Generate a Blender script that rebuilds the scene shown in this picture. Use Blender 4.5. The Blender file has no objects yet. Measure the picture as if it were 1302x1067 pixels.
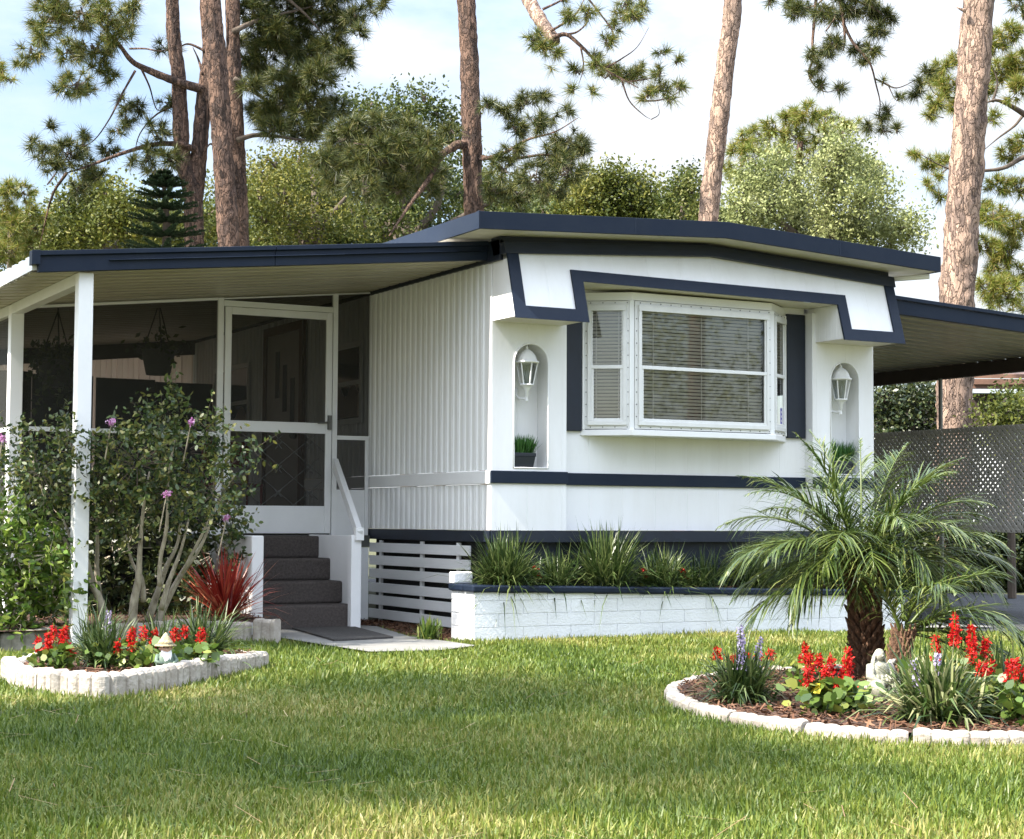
import bpy, bmesh, math, random
import numpy as np
from mathutils import Vector, Matrix, noise as mnoise
R = math.radians
S = bpy.context.scene
col = S.collection
rng = np.random.default_rng(7)
random.seed(7)
G = 0.10                      # level of the lawn

# ------------------------------------------------------------------ camera
FPX, YAW, PIT, ROLL = 2213.0, R(28.5), R(3.29), 0.005
CAM = np.array([-6.062, -11.482, 0.970])
_r = np.array([math.cos(YAW), -math.sin(YAW), 0.0])
_F = np.array([math.sin(YAW)*math.cos(PIT), math.cos(YAW)*math.cos(PIT), math.sin(PIT)])
_U = np.cross(_r, _F)
_cr, _sr = math.cos(ROLL), math.sin(ROLL)
XC = _r*_cr + _U*_sr
YC = -_r*_sr + _U*_cr
cd = bpy.data.cameras.new('camera'); cam = bpy.data.objects.new('camera', cd); col.objects.link(cam)
cam.matrix_world = Matrix(((XC[0], YC[0], -_F[0], CAM[0]), (XC[1], YC[1], -_F[1], CAM[1]), (XC[2], YC[2], -_F[2], CAM[2]), (0, 0, 0, 1)))
cd.sensor_width = 36; cd.lens = FPX/1302*36; cd.clip_start = 0.05; cd.clip_end = 2000
S.camera = cam

def ray(px, py):
    return _F + XC*((px-651)/FPX) - YC*((py-533.5)/FPX)
def at(px, py, d):            # point on the ray of a photo pixel at view depth d
    return CAM + ray(px, py)*d
def gnd(px, py, z=G):         # point on the level z
    d = ray(px, py); return CAM + d*((z-CAM[2])/d[2])
def ony(px, py, y):
    d = ray(px, py); return CAM + d*((y-CAM[1])/d[1])

# ------------------------------------------------------------------ materials
MATS = {}
def nodes(name):
    m = bpy.data.materials.new(name); m.use_nodes = True
    MATS[name] = m
    nt = m.node_tree
    return m, nt, nt.nodes['Principled BSDF'], nt.nodes['Material Output']
def N(nt, t, **kw):
    n = nt.nodes.new(t)
    for k, v in kw.items():
        if hasattr(n, k): setattr(n, k, v)
        else: n.inputs[k.replace('_', ' ')].default_value = v
    return n
def ramp(nt, stops):
    n = nt.nodes.new('ShaderNodeValToRGB'); e = n.color_ramp.elements
    while len(e) < len(stops): e.new(0.5)
    for el, (p, c) in zip(e, stops): el.position = p; el.color = (*c, 1)
    return n
def surf(name, c, rough=.5, var=.12, scale=3.0, bump=0.0, bscale=60, spec=.5, c2=None, stretch=None, metallic=0, groove=0, gdepth=.3):
    """painted / mineral surface: base colour broken by noise, a little bump"""
    m, nt, b, o = nodes(name)
    tc = N(nt, 'ShaderNodeTexCoord'); mp = N(nt, 'ShaderNodeMapping')
    nt.links.new(tc.outputs['Object'], mp.inputs['Vector'])
    if stretch: mp.inputs['Scale'].default_value = stretch
    nz = N(nt, 'ShaderNodeTexNoise', Scale=scale, Detail=8.0, Roughness=.65)
    nt.links.new(mp.outputs[0], nz.inputs['Vector'])
    c2 = c2 or tuple(x*(1-var*1.6) for x in c)
    rp = ramp(nt, [(.3, c2), (.62, c)])
    nt.links.new(nz.outputs['Fac'], rp.inputs['Fac'])
    nt.links.new(rp.outputs[0], b.inputs['Base Color'])
    b.inputs['Roughness'].default_value = rough
    b.inputs['Specular IOR Level'].default_value = spec
    b.inputs['Metallic'].default_value = metallic
    last = None
    if bump:
        n2 = N(nt, 'ShaderNodeTexNoise', Scale=bscale, Detail=6.0)
        nt.links.new(mp.outputs[0], n2.inputs['Vector'])
        bp = N(nt, 'ShaderNodeBump', Strength=bump, Distance=.01)
        nt.links.new(n2.outputs['Fac'], bp.inputs['Height']); last = bp
    if groove:
        sx = N(nt, 'ShaderNodeSeparateXYZ'); nt.links.new(tc.outputs['Object'], sx.inputs[0])
        md = N(nt, 'ShaderNodeMath', operation='PINGPONG'); md.inputs[1].default_value = groove/2
        nt.links.new(sx.outputs['X'], md.inputs[0])
        mr = N(nt, 'ShaderNodeMapRange'); mr.inputs['From Min'].default_value = 0; mr.inputs['From Max'].default_value = .006
        nt.links.new(md.outputs[0], mr.inputs['Value'])
        b2 = N(nt, 'ShaderNodeBump', Strength=gdepth, Distance=.004)
        nt.links.new(mr.outputs[0], b2.inputs['Height'])
        if last: nt.links.new(last.outputs[0], b2.inputs['Normal'])
        last = b2
    if last: nt.links.new(last.outputs[0], b.inputs['Normal'])
    return m
def leafmat(name, cols, trans=.35, rough=.5, spec=.3, patch=0.0):
    """leaves: colour differs from leaf to leaf, some light passes through"""
    m, nt, b, o = nodes(name)
    ge = N(nt, 'ShaderNodeNewGeometry')
    n = len(cols)
    rp = ramp(nt, [((i+.5)/n, c) for i, c in enumerate(cols)])
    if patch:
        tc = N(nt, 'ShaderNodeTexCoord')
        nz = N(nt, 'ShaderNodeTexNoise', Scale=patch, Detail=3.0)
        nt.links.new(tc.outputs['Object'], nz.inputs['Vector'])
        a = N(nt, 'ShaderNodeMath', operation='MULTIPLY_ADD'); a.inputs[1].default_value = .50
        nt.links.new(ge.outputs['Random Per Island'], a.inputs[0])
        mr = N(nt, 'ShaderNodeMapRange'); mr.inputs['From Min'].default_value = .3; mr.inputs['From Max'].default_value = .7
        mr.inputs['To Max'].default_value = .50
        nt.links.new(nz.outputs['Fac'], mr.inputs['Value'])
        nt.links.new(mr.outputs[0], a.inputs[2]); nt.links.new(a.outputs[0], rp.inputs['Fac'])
    else:
        nt.links.new(ge.outputs['Random Per Island'], rp.inputs['Fac'])
    nt.links.new(rp.outputs[0], b.inputs['Base Color'])
    b.inputs['Roughness'].default_value = rough; b.inputs['Specular IOR Level'].default_value = spec
    tr = N(nt, 'ShaderNodeBsdfTranslucent'); nt.links.new(rp.outputs[0], tr.inputs['Color'])
    mx = N(nt, 'ShaderNodeMixShader'); mx.inputs[0].default_value = trans
    nt.links.new(b.outputs[0], mx.inputs[1]); nt.links.new(tr.outputs[0], mx.inputs[2])
    nt.links.new(mx.outputs[0], o.inputs['Surface'])
    return m
WHITE = surf('white paint', (.82, .82, .81), .45, .05, 2.5, .08, 90)
PANEL = surf('white panel', (.82, .82, .82), .42, .05, 2.6, .08, 60, groove=.305, gdepth=.5, stretch=(1, 1, .22), c2=(.73, .72, .70))
RIB = surf('white ribbed siding', (.78, .78, .76), .42, .07, 2.2, .05, 80, stretch=(1, 1, .25))
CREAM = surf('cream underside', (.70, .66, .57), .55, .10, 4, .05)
NAVY = surf('navy paint', (.0082, .0150, .031), .5, .25, 5, .10, 140, spec=.2, c2=(.013, .020, .035))
NAVYD = surf('dark navy paint', (.0065, .012, .025), .5, .2, 5, .1, 140)
ALU = surf('white aluminium', (.74, .74, .72), .38, .06, 8)
GREYW = surf('greyish white boards', (.70, .70, .69), .55, .10, 5, .15, 40, stretch=(1, .2, 1))
BLOCK = surf('painted block', (.79, .80, .81), .6, .06, 3, .5, 70)
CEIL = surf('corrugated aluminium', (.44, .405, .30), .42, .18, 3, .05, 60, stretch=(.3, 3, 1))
SCREW = surf('screw heads', (.03, .03, .03), .5)
BLACK = surf('painted deep shade', (.012, .012, .012), .8)  # shade put into the colour: black sheets where it is only dark
CARPET = surf('step carpet', (.11, .094, .086), .95, .3, 60, .8, 400, spec=.1)
MATG = surf('door mat', (.085, .080, .075), .95, .3, 50, .6, 300, spec=.1)
CONC = surf('concrete', (.20, .195, .18), .8, .15, 5, .3, 90)
EDGE = surf('edging concrete', (.43, .39, .335), .85, .16, 7, .8, 50, c2=(.24, .20, .16))
EDGEG = surf('mossy edging concrete', (.26, .24, .20), .85, .3, 9, .5, 60, c2=(.10, .10, .075))
SOIL = surf('mulch soil', (.075, .038, .022), .95, .4, 30, 1.0, 120, c2=(.025, .014, .009))
MULCH = leafmat('mulch chips', [(.04, .018, .010), (.12, .055, .028), (.19, .10, .055), (.075, .034, .018)], .05, .8)
GROUND = surf('lawn thatch', (.075, .070, .030), .95, .4, 9, .8, 120, c2=(.04, .055, .018))
ASPH = surf('dark driveway', (.035, .037, .042), .85, .25, 8, .4, 150)
def barkmat(name, plate, plate2, crack, vs=17.0, stretch=.38):
    """flaky bark: long plates parted by dark cracks"""
    m, nt, b, o = nodes(name)
    tc = N(nt, 'ShaderNodeTexCoord'); mp = N(nt, 'ShaderNodeMapping'); mp.inputs['Scale'].default_value = (1, 1, stretch)
    nt.links.new(tc.outputs['Object'], mp.inputs['Vector'])
    n0 = N(nt, 'ShaderNodeTexNoise', Scale=7.0, Detail=4.0); nt.links.new(mp.outputs[0], n0.inputs['Vector'])
    mv = N(nt, 'ShaderNodeMix', data_type='RGBA'); mv.inputs['Factor'].default_value = .30
    nt.links.new(mp.outputs[0], mv.inputs['A']); nt.links.new(n0.outputs['Color'], mv.inputs['B'])
    v = N(nt, 'ShaderNodeTexVoronoi', feature='DISTANCE_TO_EDGE', Scale=vs); nt.links.new(mv.outputs['Result'], v.inputs['Vector'])
    vc = N(nt, 'ShaderNodeTexVoronoi', feature='F1', Scale=vs); nt.links.new(mv.outputs['Result'], vc.inputs['Vector'])
    sx = N(nt, 'ShaderNodeSeparateColor'); nt.links.new(vc.outputs['Color'], sx.inputs[0])
    m3 = N(nt, 'ShaderNodeMapping'); m3.inputs['Scale'].default_value = (1, 1, .16); nt.links.new(tc.outputs['Object'], m3.inputs['Vector'])
    n1 = N(nt, 'ShaderNodeTexNoise', Scale=16.0, Detail=9.0, Roughness=.75); nt.links.new(m3.outputs[0], n1.inputs['Vector'])
    ad = N(nt, 'ShaderNodeMath', operation='MULTIPLY_ADD'); ad.inputs[1].default_value = .28
    nt.links.new(sx.outputs[0], ad.inputs[0])
    hf = N(nt, 'ShaderNodeMath', operation='MULTIPLY'); hf.inputs[1].default_value = .85; nt.links.new(n1.outputs['Fac'], hf.inputs[0])
    nt.links.new(hf.outputs[0], ad.inputs[2])
    pr = ramp(nt, [(.34, crack), (.46, plate2), (.60, plate), (.80, tuple(min(1, x*1.35) for x in plate))]); nt.links.new(ad.outputs[0], pr.inputs['Fac'])
    cr = ramp(nt, [(.0, (.35, .35, .35)), (.06, (.7, .7, .7)), (.14, (1, 1, 1))]); nt.links.new(v.outputs['Distance'], cr.inputs['Fac'])
    mx = N(nt, 'ShaderNodeMix', data_type='RGBA'); nt.links.new(cr.outputs[0], mx.inputs['Factor'])
    mx.inputs['A'].default_value = (*crack, 1); nt.links.new(pr.outputs[0], mx.inputs['B'])
    nt.links.new(mx.outputs['Result'], b.inputs['Base Color']); b.inputs['Roughness'].default_value = .92; b.inputs['Specular IOR Level'].default_value = .15
    hh = N(nt, 'ShaderNodeMath', operation='MULTIPLY_ADD'); hh.inputs[1].default_value = 1.6; nt.links.new(n1.outputs['Fac'], hh.inputs[0]); nt.links.new(cr.outputs[0], hh.inputs[2])
    bp = N(nt, 'ShaderNodeBump', Strength=1.0, Distance=.035); nt.links.new(hh.outputs[0], bp.inputs['Height']); nt.links.new(bp.outputs[0], b.inputs['Normal'])
    return m
BARK = barkmat('pine bark', (.165, .105, .078), (.088, .062, .052), (.026, .020, .017))
BARKP = barkmat('pale pine bark', (.35, .245, .185), (.20, .145, .118), (.07, .05, .04), 15.0)
BARKD = surf('dark bark', (.10, .075, .055), .9, .4, 9, .8, 30, c2=(.04, .03, .022), stretch=(1, 1, .3))
MYRT = surf('mottled smooth bark', (.50, .44, .34), .75, .4, 14, .5, 40, c2=(.15, .12, .08), stretch=(1, 1, .45))
PALMB = surf('palm trunk fibre', (.17, .09, .05), .95, .4, 30, 1, 60, c2=(.035, .02, .012))
DGREEN = surf('dark green panel', (.030, .034, .026), .7, .2, 6)
BROWN = surf('brown timber', (.16, .085, .055), .7, .2, 5)
BROWND = surf('dark brown siding', (.045, .03, .024), .8, .2, 5)
TERRA = surf('grey pot', (.10, .10, .085), .7, .2, 8)
POTB = surf('black pot', (.012, .016, .024), .45, .1, 8)
REDP = surf('red paint', (.36, .012, .012), .4, .1, 6)
YELP = surf('yellow cloth', (.45, .36, .03), .8, .1, 6)
METAL = surf('grey metal', (.20, .20, .19), .4, .1, 8, metallic=.8)
LATT = surf('grey lattice', (.56, .53, .48), .7, .15, 5)
STONE = surf('weathered statue stone', (.40, .38, .30), .85, .3, 40, .4, 90, c2=(.17, .18, .12))
STONEG = surf('grey statue stone', (.42, .38, .34), .85, .3, 40, .4, 90, c2=(.24, .22, .19))
STRAW = surf('straw hat', (.46, .38, .22), .8, .3, 45, .8, 150, c2=(.20, .17, .10))
GREENP = surf('green coat paint', (.10, .15, .11), .6, .2, 30)
SKIN = surf('painted skin', (.50, .33, .25), .6, .1, 20)
BLIND = surf('blind slats', (.74, .71, .64), .5, .06, 4)
WIRE = surf('dark wire', (.02, .02, .018), .6)
STICKER = surf('purple sticker', (.09, .07, .36), .4, .05, 8)

PINE_D = leafmat('dark pine needles', [(.022, .034, .010), (.044, .060, .014), (.072, .086, .018), (.125, .115, .032)], .2, .45)
PINE_M = leafmat('green pine needles', [(.035, .055, .012), (.075, .10, .017), (.12, .14, .025), (.20, .165, .045)], .22, .45)
PINE_B = leafmat('bright pine needles', [(.08, .115, .015), (.14, .18, .024), (.20, .21, .035), (.27, .21, .06)], .25, .45)
LEAF_Y = leafmat('olive yellow leaves', [(.030, .045, .009), (.068, .085, .015), (.120, .130, .024), (.22, .20, .045)], .28, .5, .22, patch=.5)
LEAF_G = leafmat('mid green leaves', [(.020, .036, .008), (.045, .064, .012), (.080, .098, .020), (.15, .15, .04)], .28, .5, .22, patch=.6)
LEAF_S = leafmat('silvery green foliage', [(.10, .125, .040), (.18, .205, .07), (.27, .29, .12), (.36, .37, .19)], .28, .55, .2, patch=.6)
LEAF_D = leafmat('dark hedge leaves', [(.014, .026, .010), (.028, .045, .014), (.045, .062, .018), (.07, .08, .025)], .2, .4, .4)
LEAF_N = leafmat('blackish conifer foliage', [(.010, .020, .010), (.018, .032, .015), (.026, .042, .018)], .1, .5, .2)
LEAF_L = leafmat('lime shrub leaves', [(.040, .085, .010), (.080, .150, .018), (.13, .20, .028), (.19, .24, .05)], .35, .35, .5)
LEAF_M = leafmat('crape myrtle leaves', [(.026, .048, .015), (.05, .08, .021), (.08, .115, .03), (.16, .16, .04)], .28, .36, .4)
LEAF_P = leafmat('palm leaflets', [(.026, .050, .009), (.050, .082, .015), (.085, .118, .022), (.15, .17, .045)], .25, .32, .5)
LIRI = leafmat('strap leaves', [(.018, .036, .010), (.036, .064, .016), (.062, .095, .024), (.13, .16, .055)], .25, .35, .4)
LIRI_P = leafmat('light strap leaves', [(.022, .045, .011), (.050, .085, .019), (.10, .14, .035), (.30, .30, .15)], .3, .35, .4)
CORD = leafmat('red strap leaves', [(.16, .014, .012), (.30, .030, .022), (.42, .07, .04), (.48, .17, .09)], .3, .3, .5)
SALV = leafmat('salvia leaves', [(.04, .075, .014), (.075, .13, .02), (.12, .18, .03), (.20, .22, .04)], .3, .4, .4)
REDF = leafmat('red petals', [(.20, .004, .006), (.42, .006, .008), (.58, .012, .010), (.66, .035, .02)], .25, .5, .2)
PINKF = leafmat('pink petals', [(.42, .14, .34), (.56, .26, .48), (.62, .42, .58)], .3, .6, .2)
LILAC = leafmat('lilac florets', [(.25, .20, .34), (.36, .31, .45), (.48, .44, .55)], .25, .6, .2)
YELF = leafmat('yellow petals', [(.62, .45, .02), (.70, .55, .05)], .25, .6, .2)
POTG = leafmat('potted grass blades', [(.03, .09, .02), (.05, .14, .03), (.08, .19, .05)], .25, .4, .3)
IVY = leafmat('trailing leaves', [(.03, .05, .012), (.06, .09, .02), (.12, .15, .04)], .3, .4, .4)
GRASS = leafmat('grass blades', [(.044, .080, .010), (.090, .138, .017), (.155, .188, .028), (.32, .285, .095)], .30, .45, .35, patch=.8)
DRY = leafmat('dry needles', [(.22, .13, .07), (.34, .22, .12), (.42, .32, .18)], .1, .7)

def glassmat(name, tint, fac_t, rough=.02, ior=1.5):
    m, nt, b, o = nodes(name)
    nt.nodes.remove(b)
    t = N(nt, 'ShaderNodeBsdfTransparent'); t.inputs[0].default_value = (*tint, 1)
    g = N(nt, 'ShaderNodeBsdfGlossy'); g.inputs['Roughness'].default_value = rough
    fr = N(nt, 'ShaderNodeFresnel'); fr.inputs[0].default_value = ior
    ad = N(nt, 'ShaderNodeMath', operation='ADD'); ad.inputs[1].default_value = fac_t; ad.use_clamp = True
    nt.links.new(fr.outputs[0], ad.inputs[0])
    mx = N(nt, 'ShaderNodeMixShader'); nt.links.new(ad.outputs[0], mx.inputs[0])
    nt.links.new(t.outputs[0], mx.inputs[1]); nt.links.new(g.outputs[0], mx.inputs[2])
    nt.links.new(mx.outputs[0], o.inputs['Surface'])
    return m
GLASS = glassmat('window glass', (.93, .94, .92), .065)
LGLASS = glassmat('lantern glass', (.70, .73, .72), .08, .05)
def screenmat(name, c, op):
    m, nt, b, o = nodes(name)
    b.inputs['Base Color'].default_value = (*c, 1); b.inputs['Roughness'].default_value = .7
    t = N(nt, 'ShaderNodeBsdfTransparent')
    mx = N(nt, 'ShaderNodeMixShader')
    tc = N(nt, 'ShaderNodeTexCoord'); nz = N(nt, 'ShaderNodeTexNoise', Scale=2.0)
    nt.links.new(tc.outputs['Object'], nz.inputs['Vector'])
    mr = N(nt, 'ShaderNodeMapRange'); mr.inputs['To Min'].default_value = op-.05; mr.inputs['To Max'].default_value = op+.05
    nt.links.new(nz.outputs['Fac'], mr.inputs['Value']); nt.links.new(mr.outputs[0], mx.inputs[0])
    nt.links.new(t.outputs[0], mx.inputs[1]); nt.links.new(b.outputs[0], mx.inputs[2])
    nt.links.new(mx.outputs[0], o.inputs['Surface'])
    return m
SCREEN = screenmat('insect screen', (.010, .010, .007), .71)
def translucent(name, c):
    m, nt, b, o = nodes(name)
    b.inputs['Base Color'].default_value = (*c, 1); b.inputs['Roughness'].default_value = .6
    t = N(nt, 'ShaderNodeBsdfTranslucent'); t.inputs[0].default_value = (*c, 1)
    mx = N(nt, 'ShaderNodeMixShader'); mx.inputs[0].default_value = .75
    nt.links.new(b.outputs[0], mx.inputs[1]); nt.links.new(t.outputs[0], mx.inputs[2])
    nt.links.new(mx.outputs[0], o.inputs['Surface'])
    return m
FIBRE = translucent('translucent panel', (.86, .70, .62))

# ------------------------------------------------------------------ mesh helpers
class MB:
    def __init__(s): s.v = []; s.f = []
    def add(s, vs, fs):
        o = len(s.v); s.v += [tuple(map(float, p)) for p in vs]; s.f += [tuple(i+o for i in f) for f in fs]; return s
    def box(s, x0, x1, y0, y1, z0, z1):
        return s.add([(x0, y0, z0), (x1, y0, z0), (x1, y1, z0), (x0, y1, z0), (x0, y0, z1), (x1, y0, z1), (x1, y1, z1), (x0, y1, z1)],
                     [(0, 3, 2, 1), (4, 5, 6, 7), (0, 1, 5, 4), (1, 2, 6, 5), (2, 3, 7, 6), (3, 0, 4, 7)])
    def obox(s, o, ex, ey, ez, a0, a1, b0, b1, c0, c1):
        """box in a local frame o + ex*a + ey*b + ez*c"""
        o, ex, ey, ez = map(np.array, (o, ex, ey, ez))
        P = [o+ex*a+ey*b+ez*c for c in (c0, c1) for (a, b) in ((a0, b0), (a1, b0), (a1, b1), (a0, b1))]
        return s.add(P, [(0, 3, 2, 1), (4, 5, 6, 7), (0, 1, 5, 4), (1, 2, 6, 5), (2, 3, 7, 6), (3, 0, 4, 7)])
    def prism(s, pts, d):
        """extrude a planar 3-D polygon along vector d"""
        n = len(pts); d = np.array(d); P = [np.array(p) for p in pts]
        s.add(P+[p+d for p in P], [tuple(range(n))[::-1], tuple(range(n, 2*n))]+[(i, (i+1) % n, n+(i+1) % n, n+i) for i in range(n)]); return s
    def bar(s, p, q, w, t=None):
        p, q = np.array(p, float), np.array(q, float); d = q-p; L = np.linalg.norm(d); d /= L
        u = np.array([0, 0, 1.0]) if abs(d[2]) < .9 else np.array([0, 1.0, 0])
        a = np.cross(d, u); a /= np.linalg.norm(a); b = np.cross(a, d); t = t or w
        return s.obox(p, d, a, b, 0, L, -w/2, w/2, -t/2, t/2)
    def tube(s, pts, rad, n=8, caps=True):
        P = [np.array(p, float) for p in pts]; m = len(P)
        if not hasattr(rad, '__len__'): rad = [rad]*m
        rings = []; ref = None
        for i in range(m):
            d = P[min(i+1, m-1)]-P[max(i-1, 0)]; d = d/(np.linalg.norm(d)+1e-9)
            if ref is None: ref = np.array([1.0, 0, 0]) if abs(d[0]) < .8 else np.array([0, 1.0, 0])
            a = ref-d*np.dot(ref, d); a /= np.linalg.norm(a)+1e-9; b = np.cross(d, a); ref = a
            rings += [P[i]+rad[i]*(a*math.cos(t)+b*math.sin(t)) for t in np.linspace(0, 2*math.pi, n, endpoint=False)]
        fs = [(i*n+j, i*n+(j+1) % n, (i+1)*n+(j+1) % n, (i+1)*n+j) for i in range(m-1) for j in range(n)]
        if caps: fs += [tuple(range(n))[::-1], tuple((m-1)*n+j for j in range(n))]
        return s.add(rings, fs)
    def lathe(s, prof, c=(0, 0, 0), n=20, sx=1, sy=1, wob=0):
        c = np.array(c, float); vs = []
        for (r, z) in prof:
            for t in np.linspace(0, 2*math.pi, n, endpoint=False):
                k = 1+wob*mnoise.noise((math.cos(t)*2, math.sin(t)*2, z*25))
                vs.append(c+np.array([r*k*math.cos(t)*sx, r*k*math.sin(t)*sy, z]))
        m = len(prof)
        fs = [(i*n+j, i*n+(j+1) % n, (i+1)*n+(j+1) % n, (i+1)*n+j) for i in range(m-1) for j in range(n)]
        fs += [tuple(range(n))[::-1], tuple((m-1)*n+j for j in range(n))]
        return s.add(vs, fs)
    def blob(s, c, r, sc=(1, 1, 1), n=10, wob=.12, seed=0):
        prof = []; c = np.array(c, float); vs = []
        for i in range(n+1):
            ph = math.pi*i/n
            for t in np.linspace(0, 2*math.pi, 2*n, endpoint=False):
                d = np.array([math.sin(ph)*math.cos(t), math.sin(ph)*math.sin(t), math.cos(ph)])
                k = r*(1+wob*mnoise.noise((d[0]*2+seed, d[1]*2, d[2]*2)))
                vs.append(c+d*k*np.array(sc))
        m = 2*n
        return s.add(vs, [(i*m+j, (i+1)*m+j, (i+1)*m+(j+1) % m, i*m+(j+1) % m) for i in range(n) for j in range(m)])
    def build(s, name, mat, parent=None, smooth=False, bevel=0):
        me = bpy.data.meshes.new(name); me.from_pydata(s.v, [], s.f); me.materials.append(mat)
        bm = bmesh.new(); bm.from_mesh(me); bmesh.ops.recalc_face_normals(bm, faces=bm.faces); bm.to_mesh(me); bm.free()
        if smooth: me.polygons.foreach_set('use_smooth', [True]*len(me.polygons))
        return link(name, me, parent, bevel)
def link(name, me, parent=None, bevel=0):
    o = bpy.data.objects.new(name, me); col.objects.link(o)
    if parent is not None:
        o.parent = parent
        o.matrix_parent_inverse = parent_world(parent).inverted()
    if bevel:
        b = o.modifiers.new('bevel', 'BEVEL'); b.width = bevel; b.segments = 2; b.limit_method = 'ANGLE'; b.angle_limit = R(40)
    return o
def parent_world(o):
    M = o.matrix_basis.copy()
    if o.parent: M = parent_world(o.parent) @ o.matrix_parent_inverse @ M
    return M
def npmesh(name, V, k, mat, parent=None, smooth=False, extra=None):
    """V: (n,k,3) array of n loose faces with k corners; k may be 5 = a quad plus a tip (two faces)"""
    V = np.asarray(V, np.float32); n = V.shape[0]
    me = bpy.data.meshes.new(name)
    if k == 5:                # blade: 0,1 base  2,3 middle  4 tip
        nv = 5; idx = (np.arange(n)*5)[:, None]+np.array([0, 1, 3, 2, 2, 3, 4])[None]; ls = np.stack([np.arange(n)*7, np.arange(n)*7+4], 1).ravel()
    elif k == 7:              # long blade: two quads plus a tip
        nv = 7; idx = (np.arange(n)*7)[:, None]+np.array([0, 1, 3, 2, 2, 3, 5, 4, 4, 5, 6])[None]; ls = np.stack([np.arange(n)*11, np.arange(n)*11+4, np.arange(n)*11+8], 1).ravel()
    else:
        nv = k; idx = (np.arange(n)*k)[:, None]+np.arange(k)[None]; ls = np.arange(n)*k
    me.vertices.add(n*nv); me.vertices.foreach_set('co', V.reshape(-1))
    idx = idx.ravel().astype(np.int32)
    me.loops.add(len(idx)); me.loops.foreach_set('vertex_index', idx)
    me.polygons.add(len(ls)); me.polygons.foreach_set('loop_start', ls.astype(np.int32))
    if smooth: me.polygons.foreach_set('use_smooth', np.ones(len(ls), bool))
    me.materials.append(mat); me.update(calc_edges=True)
    if extra and extra[0].v:
        b, wood = extra; m2 = bpy.data.meshes.new('twigs'); m2.from_pydata(b.v, [], b.f)
        bm = bmesh.new(); bm.from_mesh(me); n0 = len(bm.faces); bm.from_mesh(m2); bm.faces.ensure_lookup_table()
        for f in bm.faces[n0:]: f.material_index = 1
        bm.to_mesh(me); bm.free(); bpy.data.meshes.remove(m2); me.materials.append(wood)
    return link(name, me, parent)
def empty(name, loc):
    o = bpy.data.objects.new(name, None); col.objects.link(o); o.location = [float(x) for x in loc]; o.empty_display_size = .2
    return o
def tag(o, label, cat, group=None, kind=None):
    o['label'] = label; o['category'] = cat
    if group: o['group'] = group
    if kind: o['kind'] = kind
    return o
def struct(o, label=None, cat=None, kind='structure'):
    o['kind'] = kind
    if label: o['label'] = label; o['category'] = cat
    return o
def unit(a): return a/(np.linalg.norm(a, axis=-1, keepdims=True)+1e-9)

# ------------------------------------------------------------------ foliage helpers (numpy)
def blades(base, dirs, L, w, droop, k=5):
    """strap-like blades; base (n,3), dirs (n,3) unit, L, w, droop (n,)"""
    n = len(base); up = np.array([0, 0, 1.0])
    side = unit(np.cross(dirs, up)+rng.normal(0, .15, (n, 3)))
    L = L[:, None]; w = w[:, None]; dz = droop[:, None]*L*up
    if k == 5:
        m = base+dirs*L*.5-dz*.25; t = base+dirs*L-dz
        return np.stack([base-side*w*.4, base+side*w*.4, m-side*w*.5, m+side*w*.5, t], 1)
    a = base+dirs*L*.36-dz*.12; b = base+dirs*L*.70-dz*.48; t = base+dirs*L*.97-dz*1.08
    return np.stack([base-side*w*.4, base+side*w*.4, a-side*w*.5, a+side*w*.5, b-side*w*.42, b+side*w*.42, t], 1)
def leaves(P, size, up=.4, asp=.5, droop=0):
    """leaf-shaped quads at points P"""
    n = len(P)
    d = unit(rng.normal(0, 1, (n, 3))+np.array([0, 0, -droop]))
    nn = unit(rng.normal(0, 1, (n, 3))+np.array([0, 0, up*2]))
    s = unit(np.cross(d, nn)); sz = (size*rng.uniform(.6, 1.25, n))[:, None]
    return np.stack([P, P+d*sz*.5+s*sz*asp*.5, P+d*sz, P+d*sz*.5-s*sz*asp*.5], 1)
def leaves6(P, size, up=.4, asp=.5, droop=0):
    """rounder six-cornered leaves, slightly cupped"""
    n = len(P)
    d = unit(rng.normal(0, 1, (n, 3))+np.array([0, 0, -droop])); nn = unit(rng.normal(0, 1, (n, 3))+np.array([0, 0, up*2]))
    s = unit(np.cross(d, nn)); q = np.cross(s, d); sz = (size*rng.uniform(.6, 1.25, n))[:, None]
    return np.stack([P, P+d*sz*.28+s*sz*asp*.46, P+d*sz*.68+s*sz*asp*.42-q*sz*.04, P+d*sz-q*sz*.10, P+d*sz*.68-s*sz*asp*.42-q*sz*.04, P+d*sz*.28-s*sz*asp*.46], 1)
def tufts(P, axes, L, nn, w):
    """pom-poms of needles: one thin triangle per needle"""
    n = len(P); P = np.repeat(P, nn, 0); A = np.repeat(axes, nn, 0); m = len(P)
    d = unit(A*.55+unit(rng.normal(0, 1, (m, 3))))
    ln = (L*rng.uniform(.6, 1.15, m)*np.repeat(rng.uniform(.72, 1.1, n), nn))[:, None]
    P = P+A*rng.uniform(-.3, .3, (m, 1))*L*.6
    s = unit(np.cross(d, rng.normal(0, 1, (m, 3))))*w*.5
    t = P+d*ln; t[:, 2] -= ln[:, 0]*.12
    return np.stack([P-s, P+s, t], 1)
def smooth_path(pts, n=6):
    P = [np.array(p, float) for p in pts]
    P = [2*P[0]-P[1]]+P+[2*P[-1]-P[-2]]; out = []
    for i in range(1, len(P)-2):
        for t in np.linspace(0, 1, n, endpoint=False):
            a, b, c, d = P[i-1], P[i], P[i+1], P[i+2]
            out.append(.5*((2*b)+(-a+c)*t+(2*a-5*b+4*c-d)*t*t+(-a+3*b-3*c+d)*t**3))
    out.append(P[-2]); return out
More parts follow.
